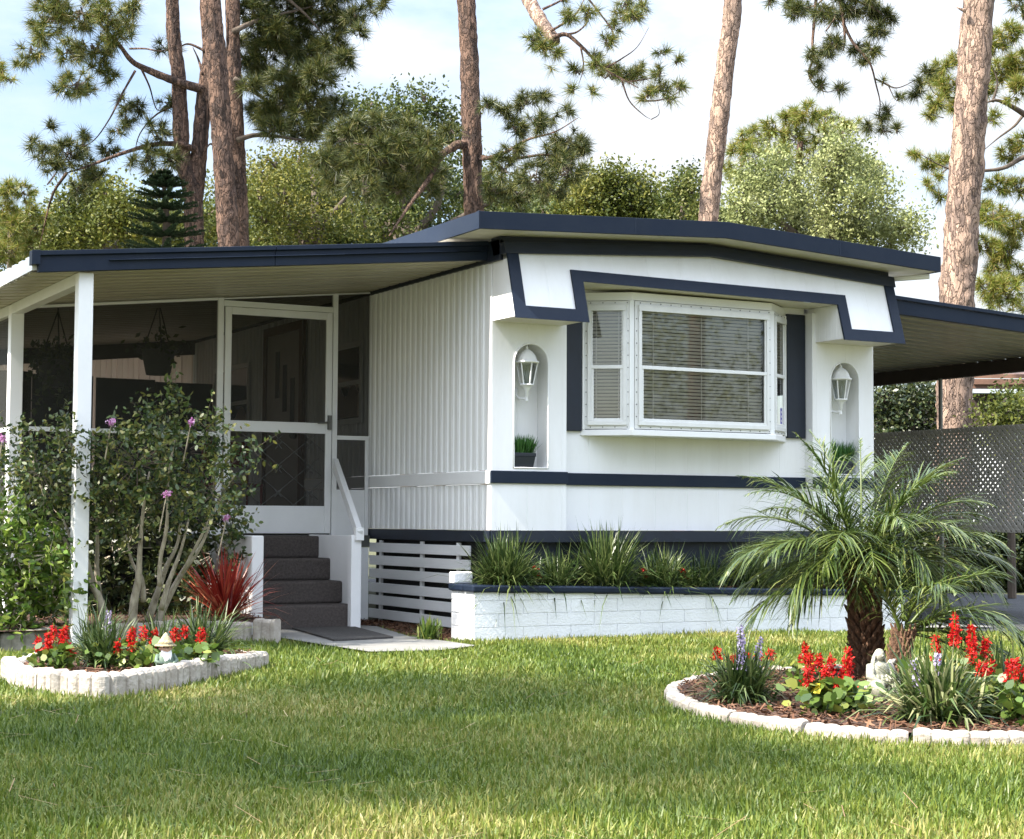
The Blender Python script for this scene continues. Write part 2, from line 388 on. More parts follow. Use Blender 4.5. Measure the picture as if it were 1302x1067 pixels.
def barktube(mb, pts, r0, r1, n=16, seg=6, rough=.06, seed=0):
    P = smooth_path(pts, seg); m = len(P)
    o = len(mb.v); mb.tube(P, [r0+(r1-r0)*i/(m-1) for i in range(m)], n, True)
    for i in range(o, len(mb.v)):
        j = (i-o)//n
        c = P[min(j, m-1)]; v = np.array(mb.v[i]); k = 1+rough*mnoise.noise((v[0]*9+seed, v[1]*9, v[2]*2.2))+rough*.9*mnoise.noise((v[0]*24, v[1]*24+seed, v[2]*8))
        mb.v[i] = tuple(c+(v-c)*k)

# ------------------------------------------------------------------ world and sun
SUN_EL, SUN_AZ = R(48), R(-92)         # azimuth from +Y towards +X
w = bpy.data.worlds.new('World'); S.world = w; w.use_nodes = True
nt = w.node_tree; bg = nt.nodes['Background']
sky = N(nt, 'ShaderNodeTexSky', sky_type='NISHITA'); sky.sun_disc = False
sky.sun_elevation = SUN_EL; sky.sun_rotation = SUN_AZ; sky.dust_density = 2.0; sky.air_density = 1.0; sky.ozone_density = 1.0
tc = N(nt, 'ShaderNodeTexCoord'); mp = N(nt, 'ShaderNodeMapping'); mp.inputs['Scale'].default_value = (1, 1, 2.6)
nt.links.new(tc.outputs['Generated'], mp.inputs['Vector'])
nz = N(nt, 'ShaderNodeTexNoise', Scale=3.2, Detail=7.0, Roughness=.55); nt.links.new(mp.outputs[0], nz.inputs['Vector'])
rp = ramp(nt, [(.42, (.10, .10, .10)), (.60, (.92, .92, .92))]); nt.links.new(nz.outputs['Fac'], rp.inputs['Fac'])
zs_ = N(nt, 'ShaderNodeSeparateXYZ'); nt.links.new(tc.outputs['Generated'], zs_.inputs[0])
zr_ = ramp(nt, [(.34, (0, 0, 0)), (.62, (.9, .9, .9))]); nt.links.new(zs_.outputs['Z'], zr_.inputs['Fac'])  # cloud cover forced up overhead, out of view, added for its light
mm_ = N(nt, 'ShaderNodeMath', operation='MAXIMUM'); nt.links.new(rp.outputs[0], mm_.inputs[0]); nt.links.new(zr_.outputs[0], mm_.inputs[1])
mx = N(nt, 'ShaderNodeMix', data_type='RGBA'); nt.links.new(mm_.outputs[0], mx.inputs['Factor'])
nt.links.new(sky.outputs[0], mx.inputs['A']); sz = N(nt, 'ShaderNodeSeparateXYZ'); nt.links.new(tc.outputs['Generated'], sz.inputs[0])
cr_ = ramp(nt, [(.24, (.196, .204, .213)), (.66, (.59, .66, .79))]); nt.links.new(sz.outputs['Z'], cr_.inputs['Fac'])  # unseen overhead cloud made brighter and bluer to light the white front
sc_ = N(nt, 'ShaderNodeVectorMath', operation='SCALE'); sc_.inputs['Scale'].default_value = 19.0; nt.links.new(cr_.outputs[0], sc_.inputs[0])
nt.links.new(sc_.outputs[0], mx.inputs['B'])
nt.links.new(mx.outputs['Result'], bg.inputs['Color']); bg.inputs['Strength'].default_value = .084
sd = bpy.data.lights.new('sun', 'SUN'); so = bpy.data.objects.new('sun', sd); col.objects.link(so)
sd.energy = 4.6; sd.angle = R(.55); sd.color = (1, .93, .82)
tosun = Vector((math.sin(SUN_AZ)*math.cos(SUN_EL), math.cos(SUN_AZ)*math.cos(SUN_EL), math.sin(SUN_EL)))
so.rotation_euler = tosun.to_track_quat('Z', 'Y').to_euler()
S.view_settings.view_transform = 'Standard'; S.view_settings.look = 'None'; S.view_settings.gamma = 1
S.view_settings.exposure = 1.84
S.cycles.max_bounces = 8; S.cycles.transparent_max_bounces = 24; S.cycles.diffuse_bounces = 4

# ------------------------------------------------------------------ the mobile home
W, D = 3.66, 13.0
ZB, ZT = 0.889, 2.93
home = tag(empty('mobile_home', (W/2, D/2, G)), 'white single wide mobile home with navy trim and a bay window at its front', 'mobile home')
def ribwall(x, y0, y1, z0, z1, pitch=.1, h=.012):
    b = MB(); prof = []
    y = y0
    while y < y1-1e-6:
        for (dy, dx) in ((0, 0), (.62*pitch, 0), (.68*pitch, -h), (.80*pitch, -h), (.84*pitch, -.3*h), (.88*pitch, -.3*h), (.92*pitch, -h), (.96*pitch, -h)):
            if y+dy <= y1: prof.append((x+dx, y+dy))
        y += pitch
    prof.append((x, y1)); n = len(prof)
    b.add([(p[0], p[1], z0) for p in prof]+[(p[0], p[1], z1) for p in prof], [(i, i+1, n+i+1, n+i) for i in range(n-1)])
    return b
b = ribwall(0.0, .06, D, ZB, 1.233); b2 = ribwall(0.0, .06, D, 1.338, 2.93); b.add(b2.v, b2.f)
sw = b.build('side_wall', RIB, home)
# window and door of the side wall, under the porch roof
def side_window(y0, y1, z0, z1):
    f = MB().box(-.035, -.016, y0, y1, z0, z0+.05).box(-.035, -.016, y0, y1, z1-.05, z1).box(-.035, -.016, y0, y0+.05, z0+.05, z1-.05).box(-.035, -.016, y1-.05, y1, z0+.05, z1-.05).box(-.032, -.016, y0+.05, y1-.05, (z0+z1)/2-.02, (z0+z1)/2+.02)
    fo = f.build('window', ALU, home)
    MB().box(-.024, -.018, y0+.05, y1-.05, z0+.05, z1-.05).build('pane', surf('dark pane', (.02, .022, .022), .08), fo)
    c = MB(); n = 14
    for i in range(n):
        ya = y0+.06+(y1-y0-.12)*i/n; yb = y0+.06+(y1-y0-.12)*(i+1)/n
        c.add([(-.0265, ya, z0+.06), (-.0255, yb, z0+.06), (-.0255, yb, z0+.30+.06*math.sin(i)), (-.0265, ya, z0+.30+.06*math.sin(i-1))], [(0, 1, 2, 3)])
    c.build('curtain', FIBRE, fo)
side_window(2.36, 3.25, 1.80, 2.52)
side_window(5.2, 6.3, 1.75, 2.55)
dr = MB().box(-.04, -.016, 3.78, 4.66, .90, 2.75).build('entry_door', surf('cream door', (.42, .37, .33), .5), home, bevel=.006)
f = MB().box(-.055, -.016, 3.70, 3.78, .90, 2.83).box(-.055, -.016, 4.66, 4.74, .90, 2.83).box(-.055, -.016, 3.78, 4.66, 2.75, 2.83).build('door_frame', BROWN, dr)
for i in range(3): MB().box(-.046, -.040, 3.92+.2*i, 4.02+.2*i, 1.85+.14*i, 2.30+.14*i).build('pane', SCREW, dr)
MB().blob((-.075, 3.86, 1.75), .035).build('handle', METAL, dr, True)
# corner trim, belt band, skirt band of the side
MB().box(-.006, .002, .0005, .0595, ZB, 2.89).build('corner_trim', WHITE, home, bevel=.004)
MB().box(-.020, .0, -.002, D, 1.236, 1.335).build('side_band', WHITE, home, bevel=.006)
MB().box(-.024, .0, .002, D, .80, ZB-.002).build('skirt_band', NAVYD, home, bevel=.005)
MB().box(-.03, .0, -.17, D, 2.895, 3.052).build('side_frieze', NAVYD, home, bevel=.004)
# front: recessed wall, split round the bay opening
BX0, BX1, BY = .84, 2.81, -.13         # bay on the wall, its depth
BU0, BU1 = 1.155, 2.497
fw = MB()
fw.box(.646, 3.011, .11, .14, ZB, 1.64)
fw.box(.646, BX0, .11, .14, 1.64, 2.70); fw.box(BX1, 3.011, .11, .14, 1.64, 2.70)
fw.box(.646, 3.011, .11, .14, 2.70, 2.98)
fw.build('front_wall', PANEL, home)
# end columns with arched niches
def column(x0, x1, n0, n1, nz0, nz1, name):
    b = MB(); zc0, zc1 = ZB, 2.70
    r = (n1-n0)/2; cx = (n0+n1)/2; zs = nz1-r
    arc = [(cx-r*math.cos(t), zs+r*math.sin(t)) for t in np.linspace(0, math.pi, 21)]
    def q(*p): b.add([(a, 0, c) for a, c in p], [tuple(range(len(p)))])
    q((x0, zc0), (n0, zc0), (n0, zs), (n0, zc1), (x0, zc1)); q((n1, zc0), (x1, zc0), (x1, zc1), (n1, zc1), (n1, zs))
    q((n0, zc0), (n1, zc0), (n1, nz0), (n0, nz0))
    for (a, c), (d, e) in zip(arc[:-1], arc[1:]): q((a, c), (d, e), (d, zc1), (a, zc1))
    ya = .0575 if x0 == 0 else 0.0
    b.add([(x0, ya, zc0), (x0, .11, zc0), (x0, .11, zc1), (x0, ya, zc1)], [(0, 1, 2, 3)]) if x0 else None
    b.add([(x1, 0, zc0), (x1, .11, zc0), (x1, .11, zc1), (x1, 0, zc1)], [(0, 3, 2, 1)])
    o = b.build('corner_panel', PANEL, home)
    out = [(n1, nz0), (n0, nz0)]+arc
    dp = .17; m = len(out); nb = MB()
    nb.add([(a, 0, c) for a, c in out]+[(a, dp, c) for a, c in out], [(i, (i+1) % m, m+(i+1) % m, m+i) for i in range(m)]+[tuple(range(m, 2*m))])
    nb.build('niche', PANEL, o)
    MB().tube([(a, -.002, c) for a, c in out+[out[0], out[1]]], .0065, 6).build('niche_trim', WHITE, o, True)
    return o
column(0, .646, .188, .484, 1.36, 2.303, 'left')
column(3.011, W, 3.20, 3.502, 1.36, 2.303, 'right')
t = MB().box(-.012, .652, -.018, -.001, 1.241, 1.335).box(.652, 3.005, .088, .109, 1.237, 1.331).box(3.005, W+.012, -.018, -.001, 1.241, 1.335)
t.build('belt_trim', NAVY, home, bevel=.004)
MB().box(.004, W-.004, .06, .10, .13, ZB-.002).box(0, W, -.012, .058, .80, ZB-.002).build('front_skirt', NAVYD, home)
# valance: sloping face with a navy border, cheeks, undersides
ZL, ZM0, ZM1 = 2.455, 2.764, 2.742      # leg bottom, middle opening (left, right)
def fv(z, off=0): return -.375+(z-2.455)*.135/.465-off          # depth of the sloping face at height z
def zt(x): return 2.935+(.12*(1-abs(x-1.83)/1.83))               # bottom of the frieze
def P(x, z, off=0): return (x, fv(z, off), z)
xa, xb = .60, 3.045
def inset(z): return 0.0
face = MB()
ow = .035
def slab(pts, th=.02, off=0):
    face_pts = [P(x, z, off) for x, z in pts]
    return face_pts, (0, th, 0)
bm_ = MB()
top = [(x, zt(x)+.02) for x in (W, 1.83, 0)]
zm = lambda x: ZM0+(ZM1-ZM0)*(x-xa)/(xb-xa)
bm_.prism(*slab([(0, ZL), (xa, ZL), (xa, zm(xa)), (0, zm(xa))]))
bm_.prism(*slab([(xb, ZL), (W, ZL), (W, zm(xb)), (xb, zm(xb))]))
bm_.prism(*slab([(0, zm(xa)), (xa, zm(xa)), (xb, zm(xb)), (W, zm(xb))]+top))
val = bm_.build('valance', PANEL, home)
tr = MB(); k = .083
def strip(pts, th=.018): tr.prism([P(x, z, .019) for x, z in pts], (0, th, 0))
strip([(-.012, ZL-.012), (k, ZL+k), (k, zt(k)), (-.012, zt(0))])
strip([(-.012, ZL-.012), (xa+.012, ZL-.012), (xa-k, ZL+k), (k, ZL+k)])
strip([(xa+.012, ZL-.012), (xa+.012, zm(xa)-.004), (xa-k, zm(xa)+k), (xa-k, ZL+k)])
strip([(xa+.012, zm(xa)-.004), (xb-.012, zm(xb)-.004), (xb+k, zm(xb)+k), (xa-k, zm(xa)+k)])
strip([(xb-.012, ZL-.012), (xb+k, ZL+k), (xb+k, zm(xb)+k), (xb-.012, zm(xb)-.004)])
strip([(xb-.012, ZL-.012), (W+.012, ZL-.012), (W-k, ZL+k), (xb+k, ZL+k)])
strip([(W+.012, ZL-.012), (W+.012, zt(W)), (W-k, zt(W-k)), (W-k, ZL+k)])
tr.build('trim', NAVY, val)
def yz_clip(ya, yb, z0, z1):
    """the part of a plank (y, z) that lies behind the sloping face"""
    lo, hi = fv(z0)+.024, fv(z1)+.024
    p = [(max(ya, lo), z0), (yb, z0)] if yb > lo else []
    if not p: return None
    if yb >= hi: p += [(yb, z1), (max(ya, hi), z1)]
    else: p += [(yb, z0+(yb-lo)/(hi-lo)*(z1-z0))]
    if ya > lo and ya < hi: p += [(ya, z0+(ya-lo)/(hi-lo)*(z1-z0))]
    return p
def cheek(x, z1, y1):
    MB().prism([(x, y, z) for y, z in yz_clip(-1, y1, ZL+.002, z1)], (.008, 0, 0)).build('cheek', WHITE, val)
cheek(.001, 2.9, -.001); cheek(W-.009, 2.9, -.001)
for x, z1 in ((xa-.009, zm(xa)), (xb+.001, zm(xb))):
    ck = MB(); y = fv(ZL)+.024
    while y < .105:
        y2 = min(y+.075, .108)
        for (a, c, x0, tx) in ((y, y2-.006, x, .006), (y2-.006, y2, x+.002, .003)):
            p = yz_clip(a, c, ZL+.002, z1-.002)
            if p: ck.prism([(x0, q, z) for q, z in p], (tx, 0, 0))
        y += .075
    ck.build('inner_cheek', WHITE, val)
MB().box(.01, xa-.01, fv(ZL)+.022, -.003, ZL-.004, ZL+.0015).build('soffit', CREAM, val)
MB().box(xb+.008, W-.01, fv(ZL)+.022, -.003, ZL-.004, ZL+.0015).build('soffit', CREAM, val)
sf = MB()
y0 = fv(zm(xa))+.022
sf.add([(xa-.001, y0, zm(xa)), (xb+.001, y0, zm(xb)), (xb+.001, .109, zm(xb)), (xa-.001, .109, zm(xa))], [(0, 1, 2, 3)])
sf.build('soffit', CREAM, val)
# frieze above the valance and gable roof
fr = MB()
def ztop(x): return 3.055+(.11*(1-abs(x-1.83)/2.2))
xs = (-.03, 1.83, W+.03)
fr.prism([(x, -.17, zt(min(max(x, 0), W))+.07) for x in xs]+[(x, -.17, ztop(x)) for x in xs[::-1]], (0, .14, 0))
fr.prism([(x, -.262, zt(min(max(x, 0), W))-.004) for x in xs]+[(x, -.240, zt(min(max(x, 0), W))+.085) for x in xs[::-1]], (0, .20, 0))
fr.build('frieze', NAVYD, home, bevel=.003)
RX0, RX1, RY = -.375, 3.97, -.50
def rz(x): return 3.173+.108*(1-abs(x-1.80)/(2.175))
rs = (RX0, 1.80, RX1)
ri = (RX0+.022, 1.80, RX1-.022)
rf = MB().prism([(x, RY+.03, rz(x)-.035) for x in ri]+[(x, RY+.03, rz(x)-.004) for x in ri[::-1]], (0, D+.6, 0))
roof = rf.build('roof', ALU, home)
fa = MB().prism([(x, RY, rz(x)-.122) for x in rs]+[(x, RY, rz(x)+.004) for x in rs[::-1]], (0, .028, 0))
fa.box(RX0, RX0+.02, RY+.028, D+.2, rz(RX0)-.122, rz(RX0)+.003).box(RX1-.02, RX1, RY+.028, D+.2, rz(RX1)-.122, rz(RX1)+.003)
fa.box(RX0-.004, RX0+.01, RY-.004, RY+.04, rz(RX0)-.124, rz(RX0)+.006)
for x in (.95, 2.9):
    fa.box(x, x+.012, RY-.003, RY, rz(x)-.122, rz(x)+.003)
fa.build('fascia', NAVY, roof, bevel=.003)
so_ = MB().prism([(x, RY+.028, rz(x)-.118) for x in (RX0+.02, 1.80, RX1-.02)]+[(x, RY+.028, rz(x)-.108) for x in (RX1-.02, 1.80, RX0+.02)], (0, D+.5, 0))
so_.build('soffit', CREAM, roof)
b = MB().tube([(RX1-.04, RY+.1, rz(RX1)-.15), (W+.02, .0, 3.02)], .022, 8).build('downpipe', WHITE, home, True)

# bay window
sill = MB().prism([(BX0-.01, .109, 1.622), (BU0-.012, BY-.03, 1.622), (BU1+.012, BY-.03, 1.622), (BX1+.01, .109, 1.622)], (0, 0, .046))
bay = MB()
bay.prism([(BX0, .108, 2.672), (BU0, BY, 2.672), (BU1, BY, 2.672), (BX1, .108, 2.672)], (0, 0, .064))
bay.box(BU0-.022, BU0+.022, BY-.004, BY+.04, 1.668, 2.672).box(BU1-.022, BU1+.022, BY-.004, BY+.04, 1.668, 2.672)
bay.box(BX0, BX0+.025, .085, .109, 1.668, 2.672).box(BX1-.025, BX1, .085, .109, 1.668, 2.672)
bayo = bay.build('bay_window', WHITE, home, bevel=.003)
sill.build('sill', WHITE, bayo, bevel=.004)
def sash(p0, p1, z0, z1, wide, sticker=False):
    p0, p1 = np.array([*p0, 0.0]), np.array([*p1, 0.0]); L = np.linalg.norm(p1-p0); e = (p1-p0)/L; n = np.array([e[1], -e[0], 0]); z = np.array([0, 0, 1.0])
    o = p0
    fr = MB(); q = .032
    def bx(a0, a1, c0, c1, d0, d1, m=fr): m.obox(o, e, n, z, a0, a1, d0, d1, c0, c1)
    # flange, frame, sashes
    bx(0, L, z0, z0+q, 0, .008); bx(0, L, z1-q, z1, 0, .008); bx(0, q, z0+q, z1-q, 0, .008); bx(L-q, L, z0+q, z1-q, 0, .008)
    i = q*.8; bx(i, L-i, z1-q-.045, z1-q+.002, .008, .03); bx(i, L-i, z0+q-.004, z0+q+.03, .008, .026)
    bx(i, i+.026, z0+q+.03, z1-q-.045, .008, .026); bx(L-i-.026, L-i, z0+q+.03, z1-q-.045, .008, .026)
    g0, g1 = z0+q+.03, z1-q-.045; zm_ = (g0+g1)/2-.01
    j = i+.026
    bx(j, L-j, zm_-.014, zm_+.014, .004, .022); bx(j, j+.022, g0, zm_-.014, .006, .018); bx(L-j-.022, L-j, g0, zm_-.014, .006, .018); bx(j+.022, L-j-.022, g0, g0+.02, .006, .018)
    bx(j, j+.012, zm_+.014, g1, .004, .012); bx(L-j-.012, L-j, zm_+.014, g1, .004, .012)
    fo = fr.build('frame', ALU, bayo, bevel=.0025)
    gl = MB().add([o+e*j+n*.002+z*g0, o+e*(L-j)+n*.002+z*g0, o+e*(L-j)+n*.002+z*g1, o+e*j+n*.002+z*g1], [(0, 1, 2, 3)]); gl.build('pane', GLASS, bayo)
    bl = MB(); zz = g0+.004; a = .011
    while zz < g1-.002:
        bl.add([o+e*(j+.004)+n*(-.055)+z*(zz), o+e*(L-j-.004)+n*(-.055)+z*(zz), o+e*(L-j-.004)+n*(-.040)+z*(zz+.0180), o+e*(j+.004)+n*(-.040)+z*(zz+.0180)], [(0, 1, 2, 3)])
        zz += .0272
    for fx in ((.15, .5, .85) if wide else (.25, .75)):
        bx(L*fx-.003, L*fx+.003, g0, g1, -.038, -.0365, bl)
    bl.build('blind', BLIND, bayo)
    sc = MB(); st = .095
    for kx in np.arange(st/2, L, st):
        for zz in (z0+.014, z1-.014): bx(kx-.0036, kx+.0036, zz-.0036, zz+.0036, .008, .011, sc)
    for zz in np.arange(z0+st, z1-st*.5, st):
        for kx in (.013, L-.013): bx(kx-.0036, kx+.0036, zz-.0036, zz+.0036, .008, .011, sc)
    sc.build('screws', SCREW, fo)
    if sticker:
        s = MB(); bx(L-j-.085, L-j-.03, g0+.03, g0+.16, .0038, .0045, s); so2 = s.build('sticker', STICKER, bayo)
        s = MB()
        for kz in (.052, .088, .124): bx(L-j-.067, L-j-.048, g0+kz-.006, g0+kz+.012, .0046, .0050, s)
        s.build('mark', WHITE, so2)
sash((BX0+.02, .09), (BU0-.012, BY+.012), 1.674, 2.668, False)
sash((BU0+.02, BY-.006), (BU1-.02, BY-.006), 1.674, 2.668, True)
sash((BU1+.012, BY+.012), (BX1-.02, .09), 1.674, 2.668, False, True)
MB().box(BX0+.03, BX1-.03, .30, .31, 1.60, 2.72).build('room_backing', BLACK, bayo)  # black sheet, the dark of the room painted in
MB().prism([(BX0+.03, .10, 1.655), (BU0, BY+.05, 1.655), (BU1, BY+.05, 1.655), (BX1-.03, .10, 1.655), (BX1-.03, .3, 1.655), (BX0+.03, .3, 1.655)], (0, 0, .01)).build('inner_sill', BLIND, bayo)
for x0, x1 in ((.648, .834), (2.816, 3.004)):
    MB().box(x0, x1, .082, .109, 1.655, 2.69).build('shutter', NAVYD, home, bevel=.005)
# open slat skirting on the side
sk = MB()
for i in range(6):
    z = .135+i*.112; d = .004*math.sin(i*2.3)
    sk.add([], []); sk.box(-.030, -.012, .30, 2.17, z+d, z+.078+d)
sp = sk.build('slat_skirting', GREYW, home, bevel=.003)
for y in (.5, 1.15, 1.95): MB().box(-.0115, .006, y, y+.05, .10, .79).build('batten', GREYW, sp)
MB().box(.05, .07, .0, 2.2, .10, .80).build('underfloor_shade', BLACK, home)  # black sheet that paints the shade behind the slats

# ------------------------------------------------------------------ wall lanterns in the niches
def lantern(x, y, z, label):
    """z = level of the cage bottom; hangs on the niche back"""
    t = tag(empty('wall_lantern', (x, y, z-.12)), label, 'lantern', 'lanterns in the arched niches')
    arm = MB()
    arm.lathe([(.002, -.155), (.012, -.15), (.016, -.135), (.011, -.125), (.011, -.10), (.019, -.095), (.019, -.05), (.030, -.04), (.034, -.025), (.055, -.008), (.066, -.004), (.066, .006), (.058, .008)], (x, y, z), 16)
    arm.build('base', WHITE, t, True)
    a = MB().tube([(x, y, z-.11), (x-.01, y+.03, z-.125), (x-.04, y+.07, z-.12), (x-.055, y+.10, z-.09), (x-.055, y+.10, z-.03)], [.012, .012, .012, .012, .010], 8)
    a.box(x-.075, x-.035, y+.095, .168, z-.12, z-.02); a.build('bracket', WHITE, t, True)
    cg = MB(); rb, rt, h = .058, .096, .20
    gl = MB()
    for k in range(6):
        th = math.pi/6+k*math.pi/3; c, s_ = math.cos(th), math.sin(th); c2, s2 = math.cos(th+math.pi/3), math.sin(th+math.pi/3)
        cg.bar((x+rb*c, y+rb*s_, z+.006), (x+rt*c, y+rt*s_, z+h), .009)
        p = [(x+.97*rb*c, y+.97*rb*s_, z+.008), (x+.97*rb*c2, y+.97*rb*s2, z+.008), (x+.97*rt*c2, y+.97*rt*s2, z+h), (x+.97*rt*c, y+.97*rt*s_, z+h)]
        gl.add(p, [(0, 1, 2, 3)])
    cg.build('cage', WHITE, t); gl.build('pane', LGLASS, t)
    rfm = MB().lathe([(.09, .195), (.112, .198), (.114, .212), (.098, .218), (.090, .235), (.082, .26), (.066, .285), (.046, .305), (.026, .318), (.014, .324), (.013, .333), (.018, .337), (.010, .348), (.003, .36)], (x, y, z), 24)
    rfm.build('cap', WHITE, t, True)
    MB().lathe([(.004, .012), (.012, .03), (.019, .06), (.02, .085), (.012, .12), (.004, .14)], (x, y, z), 12).build('bulb', surf('bulb glass', (.5, .5, .48), .2), t, True)
    t.scale = (.84, .84, .84)
lantern(.322, .045, 2.01, 'white coach lantern in the left niche beside the ribbed side wall')
lantern(3.345, .045, 2.01, 'white coach lantern in the right niche beside the carport')
# small planters on the niche floors
def potted(x0, x1, y0, y1, z, label, h=.155):
    t = tag(empty('potted_grass', ((x0+x1)/2, (y0+y1)/2, z)), label, 'potted plant', 'grass pots in the niches')
    b = MB(); q = .016
    b.add([(x0+q, y0+q, z+.002), (x1-q, y0+q, z+.002), (x1-q, y1-q, z+.002), (x0+q, y1-q, z+.002), (x0+.004, y0+.004, z+.085), (x1-.004, y0+.004, z+.085), (x1-.004, y1-.004, z+.085), (x0+.004, y1-.004, z+.085)], [(0, 3, 2, 1), (4, 5, 6, 7), (0, 1, 5, 4), (1, 2, 6, 5), (2, 3, 7, 6), (3, 0, 4, 7)])
    b.box(x0, x1, y0, y1, z+.085, z+.112); b.build('pot', POTB, t, bevel=.003)
    n = 520; B = np.stack([rng.uniform(x0+.01, x1-.01, n), rng.uniform(y0+.01, y1-.01, n), np.full(n, z+.11)], 1)
    d = unit(np.array([0, 0, 1.0])+np.stack([(B[:, 0]-(x0+x1)/2)*3.5, (B[:, 1]-(y0+y1)/2)*3.5, np.zeros(n)], 1)+rng.normal(0, .16, (n, 3)))
    npmesh('grass_tuft', blades(B, d, h*rng.uniform(.6, 1.1, n), np.full(n, .007), rng.uniform(0, .2, n)), 5, POTG, t)
potted(.195, .39, .012, .15, 1.362, 'black pot of short green grass on the floor of the left niche')
potted(3.23, 3.46, .012, .15, 1.362, 'pot of fuller blue green grass in the right niche behind the palm', .19)
# ------------------------------------------------------------------ screened porch
PV, PU, PBK = 2.18, -3.03, 7.0           # screen wall, left side, back
def cz(u): return 2.925+.100*u           # ceiling height
FL = .83
porch = tag(empty('screened_porch', (-1.5, 3.6, G)), 'screened lean-to porch with navy fascia on the left side of the home', 'porch')
b = MB(); pr = []
y = .08
while y < PBK+.5:
    pr += [(y, 0), (y+.075, 0), (y+.080, .012), (y+.125, .012), (y+.130, 0)]; y += .2
n = len(pr)
vs = []
for u in (-3.40, -.032):
    vs += [(u, y_, cz(u)+h) for y_, h in pr]
b.add(vs, [(i, i+1, n+i+1, n+i) for i in range(n-1)])
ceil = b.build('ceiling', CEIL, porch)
b = MB(); pr = []
y = .08
while y < PBK+.5:
    pr += [(y, .085), (y+.10, .085), (y+.102, .118), (y+.198, .118)]; y += .2
pr.append((y, .085)); low = [(pr[-1][0], .016), (pr[0][0], .016)]
b.prism([(-3.40, y_, cz(-3.4)+h) for y_, h in pr+low], (3.36, 0, .336))
b.build('roof', surf('white roof pans', (.78, .78, .76), .4, .08, 3), porch)
fa = MB()
def fsec(u): return [(u, .03, cz(u)-.004), (u, .03, cz(u)+.10), (u, .01, cz(u)+.106), (u, .01, cz(u)+.136), (u, .078, cz(u)+.14), (u, .078, cz(u)-.004)]
for u0, u1 in ((-3.37, -1.72), (-1.716, -.03)):
    fa.prism(fsec(u0), (u1-u0, 0, .1*(u1-u0)))
fa.prism([(-3.42, .0, cz(-3.42)+.045), (-3.42, .0, cz(-3.42)+.14), (-3.42, .08, cz(-3.42)+.14), (-3.42, .08, cz(-3.42)+.045)], (.055, 0, .0055))
for u in (-2.9, -1.2): fa.prism([(u, .008, cz(u)+.06), (u, .008, cz(u)+.066), (u, .03, cz(u)+.066), (u, .03, cz(u)+.06)], (3.0 if u < -2 else 1.1, 0, .1*(3.0 if u < -2 else 1.1)))
fa.build('fascia', NAVY, porch, bevel=.002)
for x, y, label in ((PU-.055, .092, None), (PU-.05, PV-.05, None)):
    p = MB().box(x, x+.10, y, y+.10, G-.05, cz(x)-.004); p.build('post', WHITE, porch, bevel=.005)
for y0_, y1_ in ((.194, PV-.052), (PV+.052, PBK)): MB().prism([(PU-.05, y0_, cz(PU)-.085), (PU+.05, y0_, cz(PU)-.075), (PU+.05, y0_, cz(PU)-.003), (PU-.05, y0_, cz(PU)-.008)], (0, y1_-y0_, 0)).build('beam', ALU, porch)
# floor, and a black panel that paints the shade below it
MB().box(PU, -.03, PV-.02, PBK, FL-.10, FL).build('floor', surf('porch floor', (.10, .10, .09), .8, .2, 5), porch)
MB().box(PU, -1.50, PV, PV+.03, G, FL-.102).build('base_shade_panel', BLACK, porch)
MB().box(-.535, -.032, PV-.01, PV+.03, G, FL-.102).build('base_panel', WHITE, porch, bevel=.004)
# frame of the screen wall
fr = MB()
DX0, DX1 = -1.345, -.375                  # door opening stiles
def vert(u0, u1, z0, z1=None, y0=PV, y1=PV+.045): fr.prism([(u0, y0, z0), (u1, y0, z0), (u1, y0, (z1 or cz(u1)-.006)), (u0, y0, (z1 or cz(u0)-.006))], (0, y1-y0, 0))
vert(DX0-.05, DX0, FL); vert(DX1, DX1+.045, FL)
fr.prism([(PU+.052, PV, cz(PU)-.03), (DX0-.05, PV, cz(DX0)-.03), (DX0-.05, PV, cz(DX0)-.008), (PU+.052, PV, cz(PU)-.008)], (0, .045, 0))
fr.prism([(DX0, PV+.004, cz(DX0)-.02), (-.034, PV+.004, cz(0)-.02), (-.034, PV+.004, cz(0)-.008), (DX0, PV+.004, cz(DX0)-.008)], (0, .04, 0))
fr.box(PU+.052, DX0-.052, PV+.004, PV+.04, 1.64, 1.675); fr.box(DX1+.047, -.034, PV+.004, PV+.04, 1.64, 1.675)
fr.box(DX0, DX1, PV+.004, PV+.042, 2.715, 2.765); fr.box(PU+.052, DX0-.052, PV+.004, PV+.04, FL, FL+.06)
fr.box(-.066, -.034, PV+.004, PV+.04, FL, 1.64)
fr.build('screen_frame', WHITE, porch, bevel=.003)
MB().box(DX1+.047, -.068, PV+.012, PV+.03, FL, 1.215).build('kick_panel', WHITE, porch)
sc = MB()
def scr(u0, u1, z0, z1=None, y=PV+.02): sc.add([(u0, y, z0), (u1, y, z0), (u1, y, z1 or cz(u1)-.01), (u0, y, z1 or cz(u0)-.01)], [(0, 1, 2, 3)])
scr(PU+.05, DX0-.05, FL+.05); scr(DX1+.046, -.034, 1.216); scr(DX0, DX1, 2.765)
sc.add([(PU-.0, PV+.05, FL), (PU, PBK, FL), (PU, PBK, cz(PU)-.08), (PU, PV+.05, cz(PU)-.08)], [(0, 1, 2, 3)])
sc.build('screen', SCREEN, porch)
sfr = MB()
for y in (3.8, 5.4, PBK-.05): sfr.box(PU-.025, PU+.025, y, y+.05, G, cz(PU)-.07)
sfr.box(PU-.02, PU+.02, PV+.052, PBK, 1.64, 1.675)
sfr.build('side_frame', WHITE, porch)
